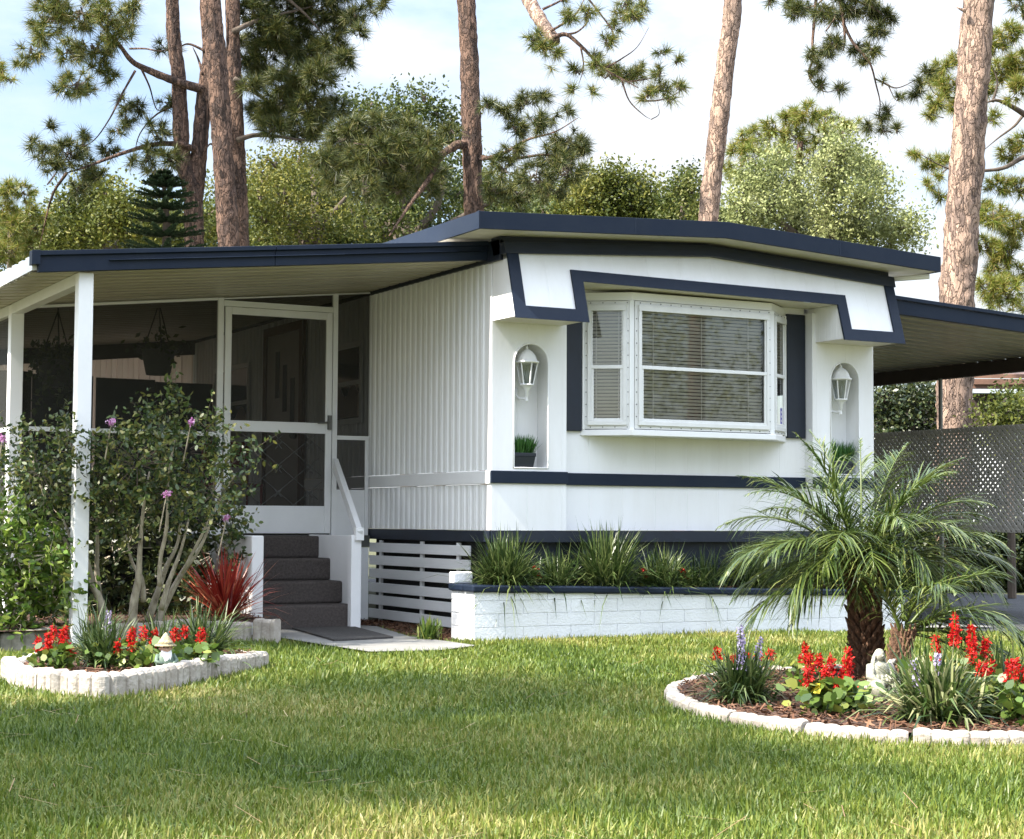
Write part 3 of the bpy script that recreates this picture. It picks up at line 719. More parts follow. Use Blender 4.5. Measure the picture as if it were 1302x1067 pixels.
# screen door
d = MB(); a0, a1, zb, ztp = DX0+.012, DX1-.008, FL+.015, 2.712
y0, y1 = PV-.004, PV+.028
d.box(a0, a0+.055, y0, y1, zb, ztp).box(a1-.055, a1, y0, y1, zb, ztp).box(a0+.055, a1-.055, y0, y1, ztp-.06, ztp).box(a0+.055, a1-.055, y0, y1, 1.685, 1.775).box(a0+.055, a1-.055, y0+.006, y1-.006, zb, 1.075)
door = d.build('screen_door', WHITE, porch, bevel=.004)
s = MB(); s.add([(a0+.05, PV+.012, 1.075), (a1-.05, PV+.012, 1.075), (a1-.05, PV+.012, ztp-.05), (a0+.05, PV+.012, ztp-.05)], [(0, 1, 2, 3)]); s.build('screen', SCREEN, door)
g = MB(); gz0, gz1 = 1.08, 1.68; gw = a1-a0-.11
for i in range(-2, 4):
    for sg in (1, -1):
        xA = a0+.055+gw*(i/3 if sg > 0 else (i+2)/3); pts = []
        for t in np.linspace(0, 1, 13):
            xx = xA+sg*gw*t*.9; zz = gz0+(gz1-gz0)*t
            if a0+.056 <= xx <= a1-.056: pts.append((xx, PV-.001, zz))
        if len(pts) > 1: g.bar(pts[0], pts[-1], .006)
for i in range(3):
    for j in range(3):
        cx_, cz_ = a0+.055+gw*(i+.5)/3, gz0+.1+.2*j
        g.bar((cx_-.03, PV-.003, cz_-.03), (cx_+.03, PV-.003, cz_+.03), .009); g.bar((cx_-.03, PV-.003, cz_+.03), (cx_+.03, PV-.003, cz_-.03), .009)
g.build('grille', surf('old aluminium', (.06, .06, .055), .5), door)
MB().box(a1-.04, a1-.012, y0-.035, y0, 1.72, 1.84).tube([(a1-.03, y0-.03, 1.78), (a1-.14, y0-.035, 1.775)], .009, 6).build('handle', METAL, door)
# far end of the porch: a corrugated translucent wall
b = MB(); pr = []; u = PU
while u < -.05:
    pr += [(u, PBK), (u+.05, PBK), (u+.06, PBK+.02), (u+.11, PBK+.02), (u+.12, PBK)]; u += .12
n = len(pr)
b.add([(u, y, FL) for u, y in pr]+[(u, y, cz(u)-.14) for u, y in pr], [(i, i+1, n+i+1, n+i) for i in range(n-1)])
b.build('end_wall', FIBRE, porch)
MB().prism([(PU, PBK-.06, cz(PU)-.16), (-.03, PBK-.06, cz(0)-.16), (-.03, PBK-.06, cz(0)-.003), (PU, PBK-.06, cz(PU)-.003)], (0, .05, 0)).build('end_beam', BROWND, porch)
# things on the porch
ds = tag(empty('folding_screen', (-1.4, 6.2, FL)), 'dark green folding privacy screen standing across the back of the porch', 'privacy screen')
for i in range(4):
    x0 = PU+.45+i*.64
    MB().box(x0, x0+.62, 6.25+(i % 2)*.05, 6.28+(i % 2)*.05, FL+.002, 2.44-.015*i).build('leaf_panel', DGREEN, ds, bevel=.004)
ch = tag(empty('red_chair', (-.62, 4.0, FL)), 'red metal folding chair seen through the lower screen of the door', 'chair')
MB().box(-.86, -.40, 3.75, 4.15, FL+.43, FL+.46).build('seat', REDP, ch, bevel=.01)
MB().box(-.86, -.40, 4.15, 4.175, FL+.62, FL+.86).build('backrest', REDP, ch, bevel=.01)
for x in (-.86, -.42):
    for y in (3.76, 4.14):
        MB().tube([(x+.01, y+.02, FL+.002), (x+.01, y+.02, FL+(.43 if y < 4 else .86))], .012, 8).build('leg', REDP, ch)
tb = tag(empty('porch_table', (-1.1, 4.6, FL)), 'low porch table under a yellow cloth behind the screen door', 'table')
MB().box(-1.45, -.95, 4.4, 4.9, FL+.46, FL+.50).build('table_top', YELP, tb, bevel=.01)
for x in (-1.42, -1.01):
    for y in (4.44, 4.82): MB().box(x, x+.04, y, y+.04, FL+.002, FL+.46).build('leg', BROWND, tb)
def hanging(x, y, z, zc, label, trail, potr=.15, nl=500):
    t = tag(empty('hanging_plant', (x, y, z)), label, 'hanging plant', 'hanging baskets in the porch')
    MB().lathe([(.02, 0), (potr*.72, .005), (potr, .19), (potr*1.08, .192), (potr*1.08, .215), (potr*.9, .215), (potr*.85, .17)], (x, y, z), 20).build('pot', TERRA, t, True)
    h = MB()
    for k in range(3):
        a = 2.1*k+.4; h.tube([(x+potr*math.cos(a), y+potr*math.sin(a), z+.20), (x, y, z+.62)], .006, 5)
    h.tube([(x, y, z+.60), (x, y, zc)], .006, 5); h.build('hanger', WIRE, t)
    P = []
    for k in range(trail[0]):
        a = rng.uniform(0, 6.28); L = rng.uniform(*trail[1]); r = potr*1.05
        for s in np.arange(0, L, .022):
            rr = r*min(1, .3+s*5)+.05*math.sin(s*9+k); P.append((x+rr*math.cos(a), y+rr*math.sin(a), z+.22-max(0, s-.12)+rng.normal(0, .012)))
    top = rng.normal(0, 1, (nl, 3))*np.array([potr*.75, potr*.75, .06])+np.array([x, y, z+.25])
    npmesh('foliage', leaves(np.concatenate([np.array(P)+rng.normal(0, .015, (len(P), 3)), top]), .062, .3, .65), 4, IVY, t)
hanging(-2.60, 2.62, 2.02, cz(-2.6), 'trailing hanging plant with long vines beside the left porch posts', (20, (.15, .55)), .15, 330)
hanging(-1.66, 2.95, 2.18, cz(-1.66), 'round hanging pot with sparse drooping stems near the screen door', (9, (.1, .30)), .140, 110)

# ------------------------------------------------------------------ steps
st = tag(empty('porch_steps', (-1.0, 1.6, G)), 'grey carpeted steps with white side boards up to the screen door', 'steps')
ys = [1.15, 1.42, 1.68, 1.93, PV-.022]; zs = [.30, .475, .65, .825]
tm = MB()
for i in range(4):
    tm.box(-1.365, -.565-.03*(3-i)/3, ys[i], PV-.024, (zs[i-1] if i else G-.02), zs[i])
tm.build('treads', CARPET, st, bevel=.018)
MB().box(-1.465, -1.367, 1.12, PV-.024, G-.02, .838).build('stringer', WHITE, st, bevel=.01)
sr = MB().box(-.66, -.575, 1.08, 1.15, G-.02, .845)
sr.prism([(-.558, 1.15, G-.02), (-.558, PV-.024, G-.02), (-.558, PV-.024, .838), (-.558, 1.15, .838)], (-.03, 0, 0)); sr.build('stringer', WHITE, st, bevel=.006)
hr = MB().bar((-.60, 1.075, .80), (-.60, 1.075, .90), .07, .045)
hr.bar((-.60, 1.06, .84), (-.36, PV-.035, 1.44), .045, .085).build('handrail', WHITE, st, bevel=.005)

# ------------------------------------------------------------------ raised planter along the front
def cap_z(u): return .503-.024*(u+.35)
pl = tag(empty('raised_planter', (1.5, -.2, G)), 'white painted block planter wall with a navy cap along the front of the home', 'planter')
PX0, PX1, PY = -.352, 3.62, -.42
b = MB()
u = PX0; rowh = [.02, .13, .235, .335, .43]
for r_ in range(4):
    z0 = G-.03 if r_ == 0 else G+.005+(r_)*.095; z1 = G+.005+(r_+1)*.095-.0035
    x = PX0-(.2 if r_ % 2 else 0)
    while x < PX1-.02:
        xa_, xb_ = max(x, PX0+.0), min(x+.397, PX1)
        zz = min(z1, cap_z((xa_+xb_)/2)-.052) if r_ == 3 else z1
        if xb_-xa_ > .02: b.box(xa_, xb_-.0035, PY, PY+.12, z0, zz)
        x += .40
b.build('block_wall', BLOCK, pl, bevel=.004)
for k_ in range(4):
    z0 = G-.03 if k_ == 0 else G+.005+k_*.095; z1 = G+.005+(k_+1)*.095-.0035
    if k_ == 3: z1 = min(z1, cap_z(PX0)-.052)
    ym = -.16 if k_ % 2 else -.26
    bw = b2_ if k_ else MB(); b2_ = bw
    bw.box(PX0, PX0+.06, PY+.1235, ym-.0035, z0, z1).box(PX0, PX0+.06, ym, -.05, z0, z1)
bw.build('end_wall', BLOCK, pl, bevel=.004)
c = MB().prism([(PX0+.006, PY+.006, G-.03), (PX1-.006, PY+.006, G-.03), (PX1-.006, PY+.006, cap_z(PX1)-.055), (PX0+.006, PY+.006, cap_z(PX0)-.055)], (0, .10, 0))
c.prism([(PX0+.007, PY+.107, G-.03), (PX0+.007, -.055, G-.03), (PX0+.007, -.055, cap_z(PX0)-.055), (PX0+.007, PY+.107, cap_z(PX0)-.055)], (.11, 0, 0))
c.prism([(PX1-.12, PY+.121, G-.03), (PX1-.12, -.02, G-.03), (PX1-.12, -.02, cap_z(PX1)-.055), (PX1-.12, PY+.121, cap_z(PX1)-.055)], (.12, 0, 0))
c.build('mortar_wall', BLOCK, pl)
cp = MB().prism([(PX0-.025, PY-.025, cap_z(PX0)-.05), (PX1+.025, PY-.025, cap_z(PX1)-.05), (PX1+.025, PY-.025, cap_z(PX1)), (PX0-.025, PY-.025, cap_z(PX0))], (0, .17, 0))
cp.box(PX0-.025, PX0+.145, PY+.146, -.042, cap_z(PX0)-.05, cap_z(PX0)).build('cap', NAVY, pl, bevel=.012)
MB().box(PX0-.02, PX0+.14, -.125, -.045, cap_z(PX0)+.001, cap_z(PX0)+.085).build('end_block', BLOCK, pl, bevel=.01)
sl = MB().prism([(PX0+.12, PY+.12, G), (PX1-.12, PY+.12, G), (PX1-.12, PY+.12, cap_z(PX1)-.03), (PX0+.12, PY+.12, cap_z(PX0)-.03)], (0, .285, 0)).build('planting_soil', SOIL, pl)

# ------------------------------------------------------------------ carport and lattice
cp = tag(empty('carport', (5.3, 3.5, G)), 'lean-to carport with navy fascia and ribbed roof on the right of the home', 'carport')
def kz(u): return 2.775-.052*(u-4.1)
b = MB(); pr = []; y = .2
while y < 8.5: pr += [(y, 0), (y+.085, 0), (y+.09, .014), (y+.15, .014), (y+.155, 0)]; y += .2
n = len(pr); vs = []
for u in (W+.02, 6.88): vs += [(u, y_, kz(u)+h) for y_, h in pr]
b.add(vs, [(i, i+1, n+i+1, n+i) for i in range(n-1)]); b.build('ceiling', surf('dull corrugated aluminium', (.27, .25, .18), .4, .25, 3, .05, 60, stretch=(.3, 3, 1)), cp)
MB().prism([(W+.02, .2, kz(W)+.02), (6.9, .2, kz(6.9)+.02), (6.9, .2, kz(6.9)+.10), (W+.02, .2, kz(W)+.10)], (0, 8.4, 0)).build('roof', ALU, cp)
fa = MB().prism([(W+.03, .15, kz(W)-.005), (6.93, .15, kz(6.93)-.005), (6.93, .15, kz(6.93)+.115), (W+.03, .15, kz(W)+.115)], (0, .045, 0))
fa.prism([(W+.03, .13, kz(W)+.118), (6.95, .13, kz(6.95)+.118), (6.95, .13, kz(6.95)+.15), (W+.03, .13, kz(W)+.15)], (0, .09, 0))
fa.box(6.885, 6.93, .2, 8.6, 2.50, 2.60).build('fascia', NAVY, cp, bevel=.002)
MB().box(6.80, 6.882, .2, 8.6, 2.49, kz(6.88)-.002).build('edge_beam', BROWND, cp)
MB().box(W+.02, 4.9, 3.2, 3.25, kz(4.6)-.05, kz(4.6)-.012).build('brace', BROWND, cp)
for y in (2.58, 6.2):
    MB().tube([(6.76, y, .05), (6.76, y, 2.49)], .022, 8).build('post', METAL, cp)
# lattice: two layers of crossing strips with clipped ends, hung on the right side of the carport
lt = tag(empty('lattice_screen', (6.7, 3.2, .9)), 'grey lattice screen hung along the far side of the carport', 'lattice')
def lattice(y0, y1, z0, z1, x):
    for lay, sg in ((0, 1), (1, -1)):
        b = MB(); st = .070; wd = .029
        H = z1-z0
        k = y0-H
        while k < y1+H:
            # strip centre line: y = k + sg*(z-z0) for sg=1 ; y = k+H - (z-z0) for sg=-1
            ts = np.array([0, H]); yy = k+ts if sg > 0 else k+H-ts
            a, c = 0.0, H
            if sg > 0:
                a = max(a, y0-k); c = min(c, y1-k)
            else:
                a = max(a, k+H-y1); c = min(c, k+H-y0)
            if c-a > .03:
                f_ = (lambda z: (k+z) if sg > 0 else (k+H-z)); hw = wd*.707
                xx = x+lay*.007
                b.add([(xx, f_(a)-hw, z0+a), (xx, f_(a)+hw, z0+a), (xx, f_(c)+hw, z0+c), (xx, f_(c)-hw, z0+c),
                       (xx+.006, f_(a)-hw, z0+a), (xx+.006, f_(a)+hw, z0+a), (xx+.006, f_(c)+hw, z0+c), (xx+.006, f_(c)-hw, z0+c)],
                      [(0, 3, 2, 1), (4, 5, 6, 7), (0, 1, 5, 4), (1, 2, 6, 5), (2, 3, 7, 6), (3, 0, 4, 7)])
            k += st
        b.build('lattice_strips', LATT, lt)
lattice(-.6, 7.5, .865, 1.95, 6.70)
MB().box(6.716, 6.74, -.6, 7.5, 1.90, 1.94).box(6.716, 6.74, -.6, 7.5, .90, .94).build('rail', LATT, lt)

# ------------------------------------------------------------------ ground, path, driveway, mulch
def sheet(name, pts, z, mat):
    me = bpy.data.meshes.new(name); me.from_pydata([(p[0], p[1], z) for p in pts], [], [tuple(range(len(pts)))]); me.materials.append(mat)
    bm = bmesh.new(); bm.from_mesh(me); bmesh.ops.recalc_face_normals(bm, faces=bm.faces)
    for f in bm.faces:
        if f.normal.z < 0: f.normal_flip()
    bm.to_mesh(me); bm.free()
    return struct(link(name, me))
sheet('ground', [(-400, -400), (400, -400), (400, 600), (-400, 600)], G-.012, GROUND)
PATH = [gnd(318, 800)[:2], gnd(352, 797)[:2], gnd(441, 797)[:2], gnd(478, 799)[:2], gnd(520, 812)[:2], gnd(572, 819)[:2], gnd(606, 824)[:2], gnd(560, 830)[:2], gnd(470, 832)[:2], gnd(405, 822)[:2], gnd(345, 812)[:2]]
sheet('path', PATH, G+.018, CONC)
sheet('driveway', [(3.75, -.9), (9.4, -3.5), (9.4, 12), (3.75, 12)], G-.004, ASPH)
sheet('driveway_apron', [(3.66, -.60), (4.3, -.75), (4.3, .1), (3.66, .1)], G+.012, CONC)
mt = MB(); q = [gnd(360, 800)[:2], gnd(437, 798)[:2], gnd(500, 815)[:2], gnd(425, 819)[:2]]
mt.prism([(p[0], p[1], G+.020) for p in q], (0, 0, .012)); tag(mt.build('door_mat', MATG), 'flat grey mat on the concrete path at the foot of the steps', 'door mat')
MBED = [gnd(452, 797)[:2], (-.53, 2.14), (.045, 2.14), (.045, -.06), (-.345, -.06), gnd(572, 818)[:2], gnd(520, 811)[:2], gnd(480, 798)[:2]]
sheet('mulch_bed', MBED, G+.006, SOIL)
# ------------------------------------------------------------------ scalloped edging blocks
def resample(pts, step):
    P = [np.array(p[:2], float) for p in pts]; P = [np.array([*p, 0]) for p in P]
    Q = smooth_path(P, 12); d = [0]
    for a, b in zip(Q[:-1], Q[1:]): d.append(d[-1]+np.linalg.norm(b-a))
    n = max(2, int(d[-1]/step)); out = []
    for s in np.linspace(0, d[-1], n):
        i = min(max(np.searchsorted(d, s)-1, 0), len(Q)-2); t = (s-d[i])/max(d[i+1]-d[i], 1e-9); out.append(Q[i]+(Q[i+1]-Q[i])*t)
    return out, d[-1]
ORD = ['first', 'second', 'third', 'fourth', 'fifth', 'sixth', 'seventh', 'eighth', 'ninth', 'tenth', 'eleventh', 'twelfth']
def edging(pts, h, z0, labels, group, mat=EDGE, lobe=.072, th=.075, nblk=None, tilt=.006, amp=1.0):
    P, L = resample(pts, .009); nb = nblk or len(labels); per = len(P)//nb
    for k in range(nb):
        seg = P[k*per:(k+1)*per-1] if k < nb-1 else P[k*per:]
        b = MB(); vs = []; m = len(seg); rt = random.uniform(-tilt, tilt); hz = h+random.uniform(-.004, .004)*amp
        for i, p in enumerate(seg):
            d = seg[min(i+1, m-1)]-seg[max(i-1, 0)]; d /= np.linalg.norm(d); nrm = np.array([d[1], -d[0], 0])
            s = i*.009; sc = abs(math.sin(math.pi*s/lobe)); sc = sc**.45*(.75+.25*math.sin(s*40+k))
            o = th/2-.012+.016*sc*amp; zt_ = z0+hz-.012+.010*sc*amp+.004*mnoise.noise((p[0]*14, p[1]*14, k*3.1))+rt*i/m*6
            wv = .002*mnoise.noise((p[0]*30, p[1]*30, k))
            for (a, z) in ((o, z0-.06), (o+wv, zt_-.02), (o-.010, zt_-.004), (o-.02, zt_), (-th/2+.015, zt_), (-th/2, zt_-.015), (-th/2, z0-.06)):
                vs.append(p+nrm*a+np.array([0, 0, z]))
        q = 7
        fs = [(i*q+j, i*q+(j+1) % q, (i+1)*q+(j+1) % q, (i+1)*q+j) for i in range(m-1) for j in range(q)]
        fs += [tuple(range(q)), tuple((m-1)*q+j for j in range(q))[::-1]]
        b.add(vs, fs); o = b.build('edging_block', mat)
        tag(o, labels[k], 'edging block', group)
LB_F = [gnd(12, 862), gnd(36, 874), gnd(134, 886), gnd(228, 871), gnd(332, 848)]
LB_B = [gnd(332, 848), gnd(312, 841), gnd(240, 837), gnd(150, 836), gnd(70, 841), gnd(12, 862)]
edging(LB_F, .118, G, ['white scalloped edging block at the left tip of the left flower bed', 'broad white scalloped edging block in front of the left salvia of the left bed',
                      'white scalloped edging block in front of the gnome in the left bed', 'white scalloped edging block at the right tip of the left flower bed'], 'scalloped edging of the left flower bed', amp=1.7)
edging(LB_B, .085, G, ['white edging block behind the right end of the left bed by the strap leaf clump', 'white edging block at the back of the left bed behind the gnome', 'white edging block at the back left of the left bed behind the red salvia'], 'scalloped edging of the left flower bed')
RB_F = [gnd(888, 872), gnd(862, 882), gnd(858, 896), gnd(914, 917), gnd(984, 930), gnd(1086, 942), gnd(1180, 947), gnd(1302, 949), gnd(1420, 940)]
RB_B = [gnd(1420, 940), gnd(1480, 905), gnd(1380, 872), gnd(1200, 862), gnd(1050, 863), gnd(960, 862), gnd(888, 872)]
edging(RB_F, .064, G, ['pale edging block at the far left tip of the right flower bed', 'pale edging block curving round the left end of the right bed', 'pale edging block in front of the lilac strap leaf clump in the right bed', 'pale edging block in front of the bare mulch of the right bed',
                      'pale edging block in front of the red salvia group of the right bed', 'scalloped edging block in front of the large arching strap leaf clump', 'scalloped edging block just left of the right border of the view', 'edging block of the right bed at the right border of the view'], 'edging of the right flower bed', amp=.85, tilt=.001)
edging(RB_B, .070, G, ['edging block behind the right bed out at its right end', 'edging block at the back right of the right flower bed', 'edging block behind the palm trunks of the right bed', 'white edging block seen between salvia and lilac clump at the back of the right bed', 'white edging block at the back left of the right bed'], 'edging of the right flower bed')
BB = [ony(x, 800, .28) for x in (130, 200, 270, 318)]
edging(BB, .15, G+.01, ['pale edging block behind the left bed under the crape myrtle trunks', 'pale edging block behind the gnome below the leaning trunks', 'pale edging block at the foot of the red strap leaf plant'], 'edging of the bed by the porch')
edging([ony(324, 800, .22), ony(353, 800, .05)], .155, G+.01, ['short pale edging block turned outward beside the foot of the steps'], 'edging of the bed by the porch')
edging([gnd(-90, 829), gnd(-20, 828), gnd(50, 826), gnd(110, 818)], .125, G, ['mossy grey edging block at the left border of the view', 'mossy grey edging block below the lime green shrub', 'grey edging block partly hidden behind the left bed salvia'], 'mossy edging below the left shrub', EDGEG)
LBP = [p[:2] for p in LB_F]+[p[:2] for p in LB_B[1:-1]]
RBP = [p[:2] for p in RB_F]+[p[:2] for p in RB_B[1:-1]]
def shrink(poly, k):
    P = np.array(poly); c = P.mean(0); return [c+(p-c)*k for p in P]
def smoothpoly(poly): 
    return [p[:2] for p in smooth_path([np.array([*p[:2], 0]) for p in poly+[poly[0]]], 6)][:-1]

BBP = [(-4.6, .02), (-3.2, .05), (-2.9, .32), (-1.47, .32), (-1.47, 2.16), (-4.6, 2.16)]
sheet('porch_bed_soil', BBP, G+.13, SOIL)
def inpoly(X, Y, poly):
    r = np.zeros(len(X), bool); n = len(poly)
    for i in range(n):
        x1, y1 = poly[i][:2]; x2, y2 = poly[(i+1) % n][:2]
        if y1 == y2: continue
        r ^= ((y1 > Y) != (y2 > Y)) & (X < (x2-x1)*(Y-y1)/(y2-y1)+x1)
    return r
LBS, RBS = smoothpoly(LBP), smoothpoly(RBP)
sheet('left_bed_soil', LBS, G+.06, SOIL); sheet('right_bed_soil', RBS, G+.045, SOIL)
# mulch chips
def chips(name, poly, z, n, size=.024):
    P = np.array([p[:2] for p in poly]); lo, hi = P.min(0), P.max(0)
    X = rng.uniform(lo[0], hi[0], n*3); Y = rng.uniform(lo[1], hi[1], n*3); k = inpoly(X, Y, poly); X, Y = X[k][:n], Y[k][:n]; m = len(X)
    C = np.stack([X, Y, np.full(m, z)+rng.uniform(0, .018, m)], 1)
    d = unit(np.stack([rng.normal(0, 1, m), rng.normal(0, 1, m), rng.normal(0, .25, m)], 1)); s = unit(np.cross(d, rng.normal(0, .4, (m, 3))+np.array([0, 0, 1])))
    L = (size*rng.uniform(.4, 1.3, m))[:, None]; w_ = (.0045*rng.uniform(.5, 1.5, m))[:, None]
    V = np.stack([C-d*L-s*w_, C+d*L-s*w_*.6, C+d*L+s*w_, C-d*L+s*w_*.7], 1)
    o = npmesh(name, V, 4, MULCH); tag(o, 'loose red brown mulch of bark chips and needles on the '+('right bed' if 'right' in name else 'left bed' if 'left' in name else 'ground by the slatted skirting' if 'skirt' in name else 'soil of the raised planter' if 'planter' in name else 'porch bed'), 'mulch', kind='stuff')
chips('left_bed_mulch', shrink(LBS, .96), G+.062, 2500); chips('right_bed_mulch', shrink(RBS, .975), G+.047, 10500)
chips('skirting_mulch', MBED, G+.010, 2500); chips('planter_mulch', [(PX0+.12, PY+.13), (PX1-.12, PY+.13), (PX1-.12, -.06), (PX0+.12, -.06)], cap_z(1)-.035, 3000)
chips('porch_bed_mulch', BBP, G+.133, 2500)

# ------------------------------------------------------------------ small plants
def clump(pos, h, spread, n, label, mat=LIRI, w=.009, group='strap leaf clumps', name='strap_leaf_clump', cat='plant', spikes=(), upright=-.06, droop=(.4, 1.2), drep=1.0, redspots=0):
    x, y, z = pos
    t = tag(empty(name, pos), label, cat, group)
    a = rng.uniform(0, 6.283, n); el = np.clip(rng.normal(1.0+upright, .32, n), .25, 1.54)
    base = np.stack([x+rng.normal(0, spread*.16, n), y+rng.normal(0, spread*.16, n), np.full(n, z-.01)], 1)
    d = np.stack([np.cos(a)*np.cos(el), np.sin(a)*np.cos(el), np.sin(el)], 1)
    L = h*rng.uniform(.65, 1.25, n)
    npmesh('leaves', blades(base, d, L, w*rng.uniform(.7, 1.3, n), rng.uniform(*droop, n)*(1.25-np.sin(el)), 7), 7, mat, t)
    for (dx, dy, hh) in spikes:
        s = MB().tube([(x+dx*.4, y+dy*.4, z), (x+dx, y+dy, z+hh)], .0035, 5).build('flower_stem', SALV, t)
        m = 150; zz = rng.uniform(.45, 1.0, m); rr = .013*(1.15-zz)*1.6+.004; aa = rng.uniform(0, 6.28, m)
        P_ = np.stack([x+dx*(.4+.6*zz)+rr*np.cos(aa), y+dy*(.4+.6*zz)+rr*np.sin(aa), z+hh*zz], 1)
        npmesh('flower_spike', leaves(P_, .014, .2, .8), 4, LILAC, s)
    return t
def salvia(pos, label, spikes, nleaf=90, lsz=.06, spread=.11, hl=.13, name='red_salvia', yellow=0):
    """bedding salvia: broad leaves below, red spikes at (dx, dy, height, length)"""
    x, y, z = pos
    nleaf = int(nleaf*1.6); lsz *= .72
    t = tag(empty(name, pos), label, 'flower', 'red salvia plants')
    P_ = np.stack([x+rng.normal(0, spread*.55, nleaf), y+rng.normal(0, spread*.55, nleaf), z+rng.uniform(.01, hl, nleaf)], 1)
    npmesh('leaves', leaves6(P_, lsz, .9, .85, .1), 6, SALV, t)
    if yellow:
        Py = np.stack([x+rng.normal(0, spread*.5, yellow), y-abs(rng.normal(0, spread*.4, yellow)), z+rng.uniform(.03, hl*1.1, yellow)], 1)
        npmesh('yellow_leaf', leaves(np.repeat(Py, 6, 0), .035, .3, .9), 4, YELF, t)
    sm = MB()
    for dx, dy, hh, ln in spikes: sm.tube([(x+dx*.3, y+dy*.3, z), (x+dx*.9, y+dy*.9, z+hh*.6), (x+dx, y+dy, z+hh+ln)], .0035, 5)
    sm.build('stems', SALV, t)
    for dx, dy, hh, ln in spikes:
        ln *= .85; m = int(170*ln/.1)+25; zz = rng.uniform(0, 1, m); aa = rng.uniform(0, 6.28, m); rr = (.028*(1-zz*.8)*(.55+.45*np.abs(np.sin(zz*9)))+.003)*rng.uniform(.3, 1.05, m)
        P_ = np.stack([x+dx+rr*np.cos(aa), y+dy+rr*np.sin(aa), z+hh+ln*zz], 1)
        npmesh('flower_spike', leaves(P_, .020, .1, .42, .25), 4, REDF, t)
    return t
ZL_ = G+.06; ZR_ = G+.045
def L_(px, py, z=ZL_): return gnd(px, py, z)
# left bed
salvia(L_(70, 853), 'red salvia at the left tip of the left flower bed', [(-.04, 0, .10, .12), (.03, -.02, .13, .10), (.0, .05, .15, .10), (.06, .05, .16, .08), (-.08, .04, .10, .09), (.07, 0, .08, .07)], 110, .065)
salvia(L_(178, 850), 'red salvia just left of the gnome in the left bed', [(-.12, 0, .09, .07), (-.05, -.02, .10, .05), (-.04, .03, .14, .08), (.03, .05, .15, .08), (.07, 0, .11, .05), (-.02, .08, .16, .06), (.1, .06, .15, .06)], 170, .07, .16)
salvia(L_(238, 850), 'red salvia just right of the gnome in the left bed', [(-.05, .05, .15, .08), (.0, .05, .17, .06), (.09, 0, .09, .05), (.08, .03, .14, .06), (.10, .06, .16, .06), (-.09, 0, .13, .04)], 130, .075, .12)
salvia(gnd(298, 815), 'dim red salvia blossom at the right end behind the left bed', [(0, 0, .07, .05)], 14, .04, .05, .06)
clump(L_(132, 848), .36, .22, 330, 'dark strap leaf clump between the two left salvias of the left bed', spikes=((.05, .1, .30),))
clump(L_(118, 838), .40, .2, 200, 'taller strap leaf clump at the back of the left bed near the white post')
clump(L_(258, 838), .42, .24, 420, 'large strap leaf clump at the right end of the left bed')
clump(L_(205, 836), .34, .2, 160, 'thin strap leaf clump behind the gnome', upright=.1)
# leafy upright stem by the post
t = tag(empty('leafy_stem', gnd(83, 838)), 'thin upright stem with paired round leaves in front of the white post', 'plant')
p0 = gnd(83, 838)
MB().tube([p0, p0+np.array([.0, 0, .25]), p0+np.array([-.02, 0, .52])], .005, 5).build('stem', SALV, t)
Pz = np.concatenate([np.repeat(p0[None]+np.array([0, 0, zz])-np.array([.02*zz*2, 0, 0]), 5, 0) for zz in np.arange(.15, .52, .045)])
npmesh('leaves', leaves(Pz, .055, .5, .6), 4, LEAF_M, t)
# right bed
def R_(px, py): return gnd(px, py, ZR_)
clump(R_(945, 893), .34, .26, 620, 'strap leaf clump with lilac flower spikes at the left end of the right bed', spikes=((-.06, -.06, .33), (.0, .02, .34), (.13, .04, .29)))
salvia(R_(938, 880), 'small red salvia blooming inside the lilac strap leaf clump', [(-.12, 0, .16, .07), (-.02, -.1, .17, .03), (.09, -.05, .16, .03), (.16, -.05, .16, .04), (.05, .1, .14, .03)], 20, .05, .1)
salvia(R_(1022, 868), 'slim red salvia with one tall spike on bare mulch left of the palm', [(.01, 0, .10, .12)], 60, .05, .08, .10, yellow=1)
salvia(R_(1060, 906), 'low red salvia group in front of the palm trunk and statue', [(-.09, .05, .17, .10), (-.14, .0, .12, .09), (-.04, 0, .13, .09), (.02, .04, .15, .10), (.07, .0, .14, .11), (.12, .05, .17, .11), (.10, -.04, .08, .05), (-.02, -.05, .10, .06), (.0, .1, .18, .07), (.14, -.04, .05, .05)], 210, .075, .15, yellow=3)
clump(R_(1192, 918), .40, .30, 640, 'large arching strap leaf clump at the front of the right bed', LIRI_P, .012, spikes=((-.13, 0, .26), (-.02, -.03, .28)))
clump(R_(1165, 888), .38, .22, 150, 'thin upright strap leaf clump at the foot of the small palm', LIRI_P, .010)
salvia(R_(1225, 893), 'tall red salvia with crowded spikes behind the arching strap leaf clump', [(-.16, .0, .19, .14), (-.05, .0, .26, .12), (.0, .05, .28, .14), (.05, 0, .22, .15), (.10, .05, .24, .12), (.14, 0, .20, .1), (.18, .05, .17, .12), (.02, -.04, .18, .14), (.12, -.05, .12, .08)], 130, .075, .18, .2)
salvia(R_(1262, 915), 'red salvia leaning right beside the arching strap leaf clump', [(-.06, 0, .19, .06), (-.03, .02, .19, .05)], 60, .07, .1, .16)
salvia(R_(1296, 918), 'red salvia at the right border of the view', [(-.05, 0, .17, .10), (.02, .04, .18, .09), (.04, 0, .15, .08)], 110, .075, .13, .16)
clump(R_(1275, 885), .36, .2, 180, 'dark strap leaf clump behind the rightmost red salvias')
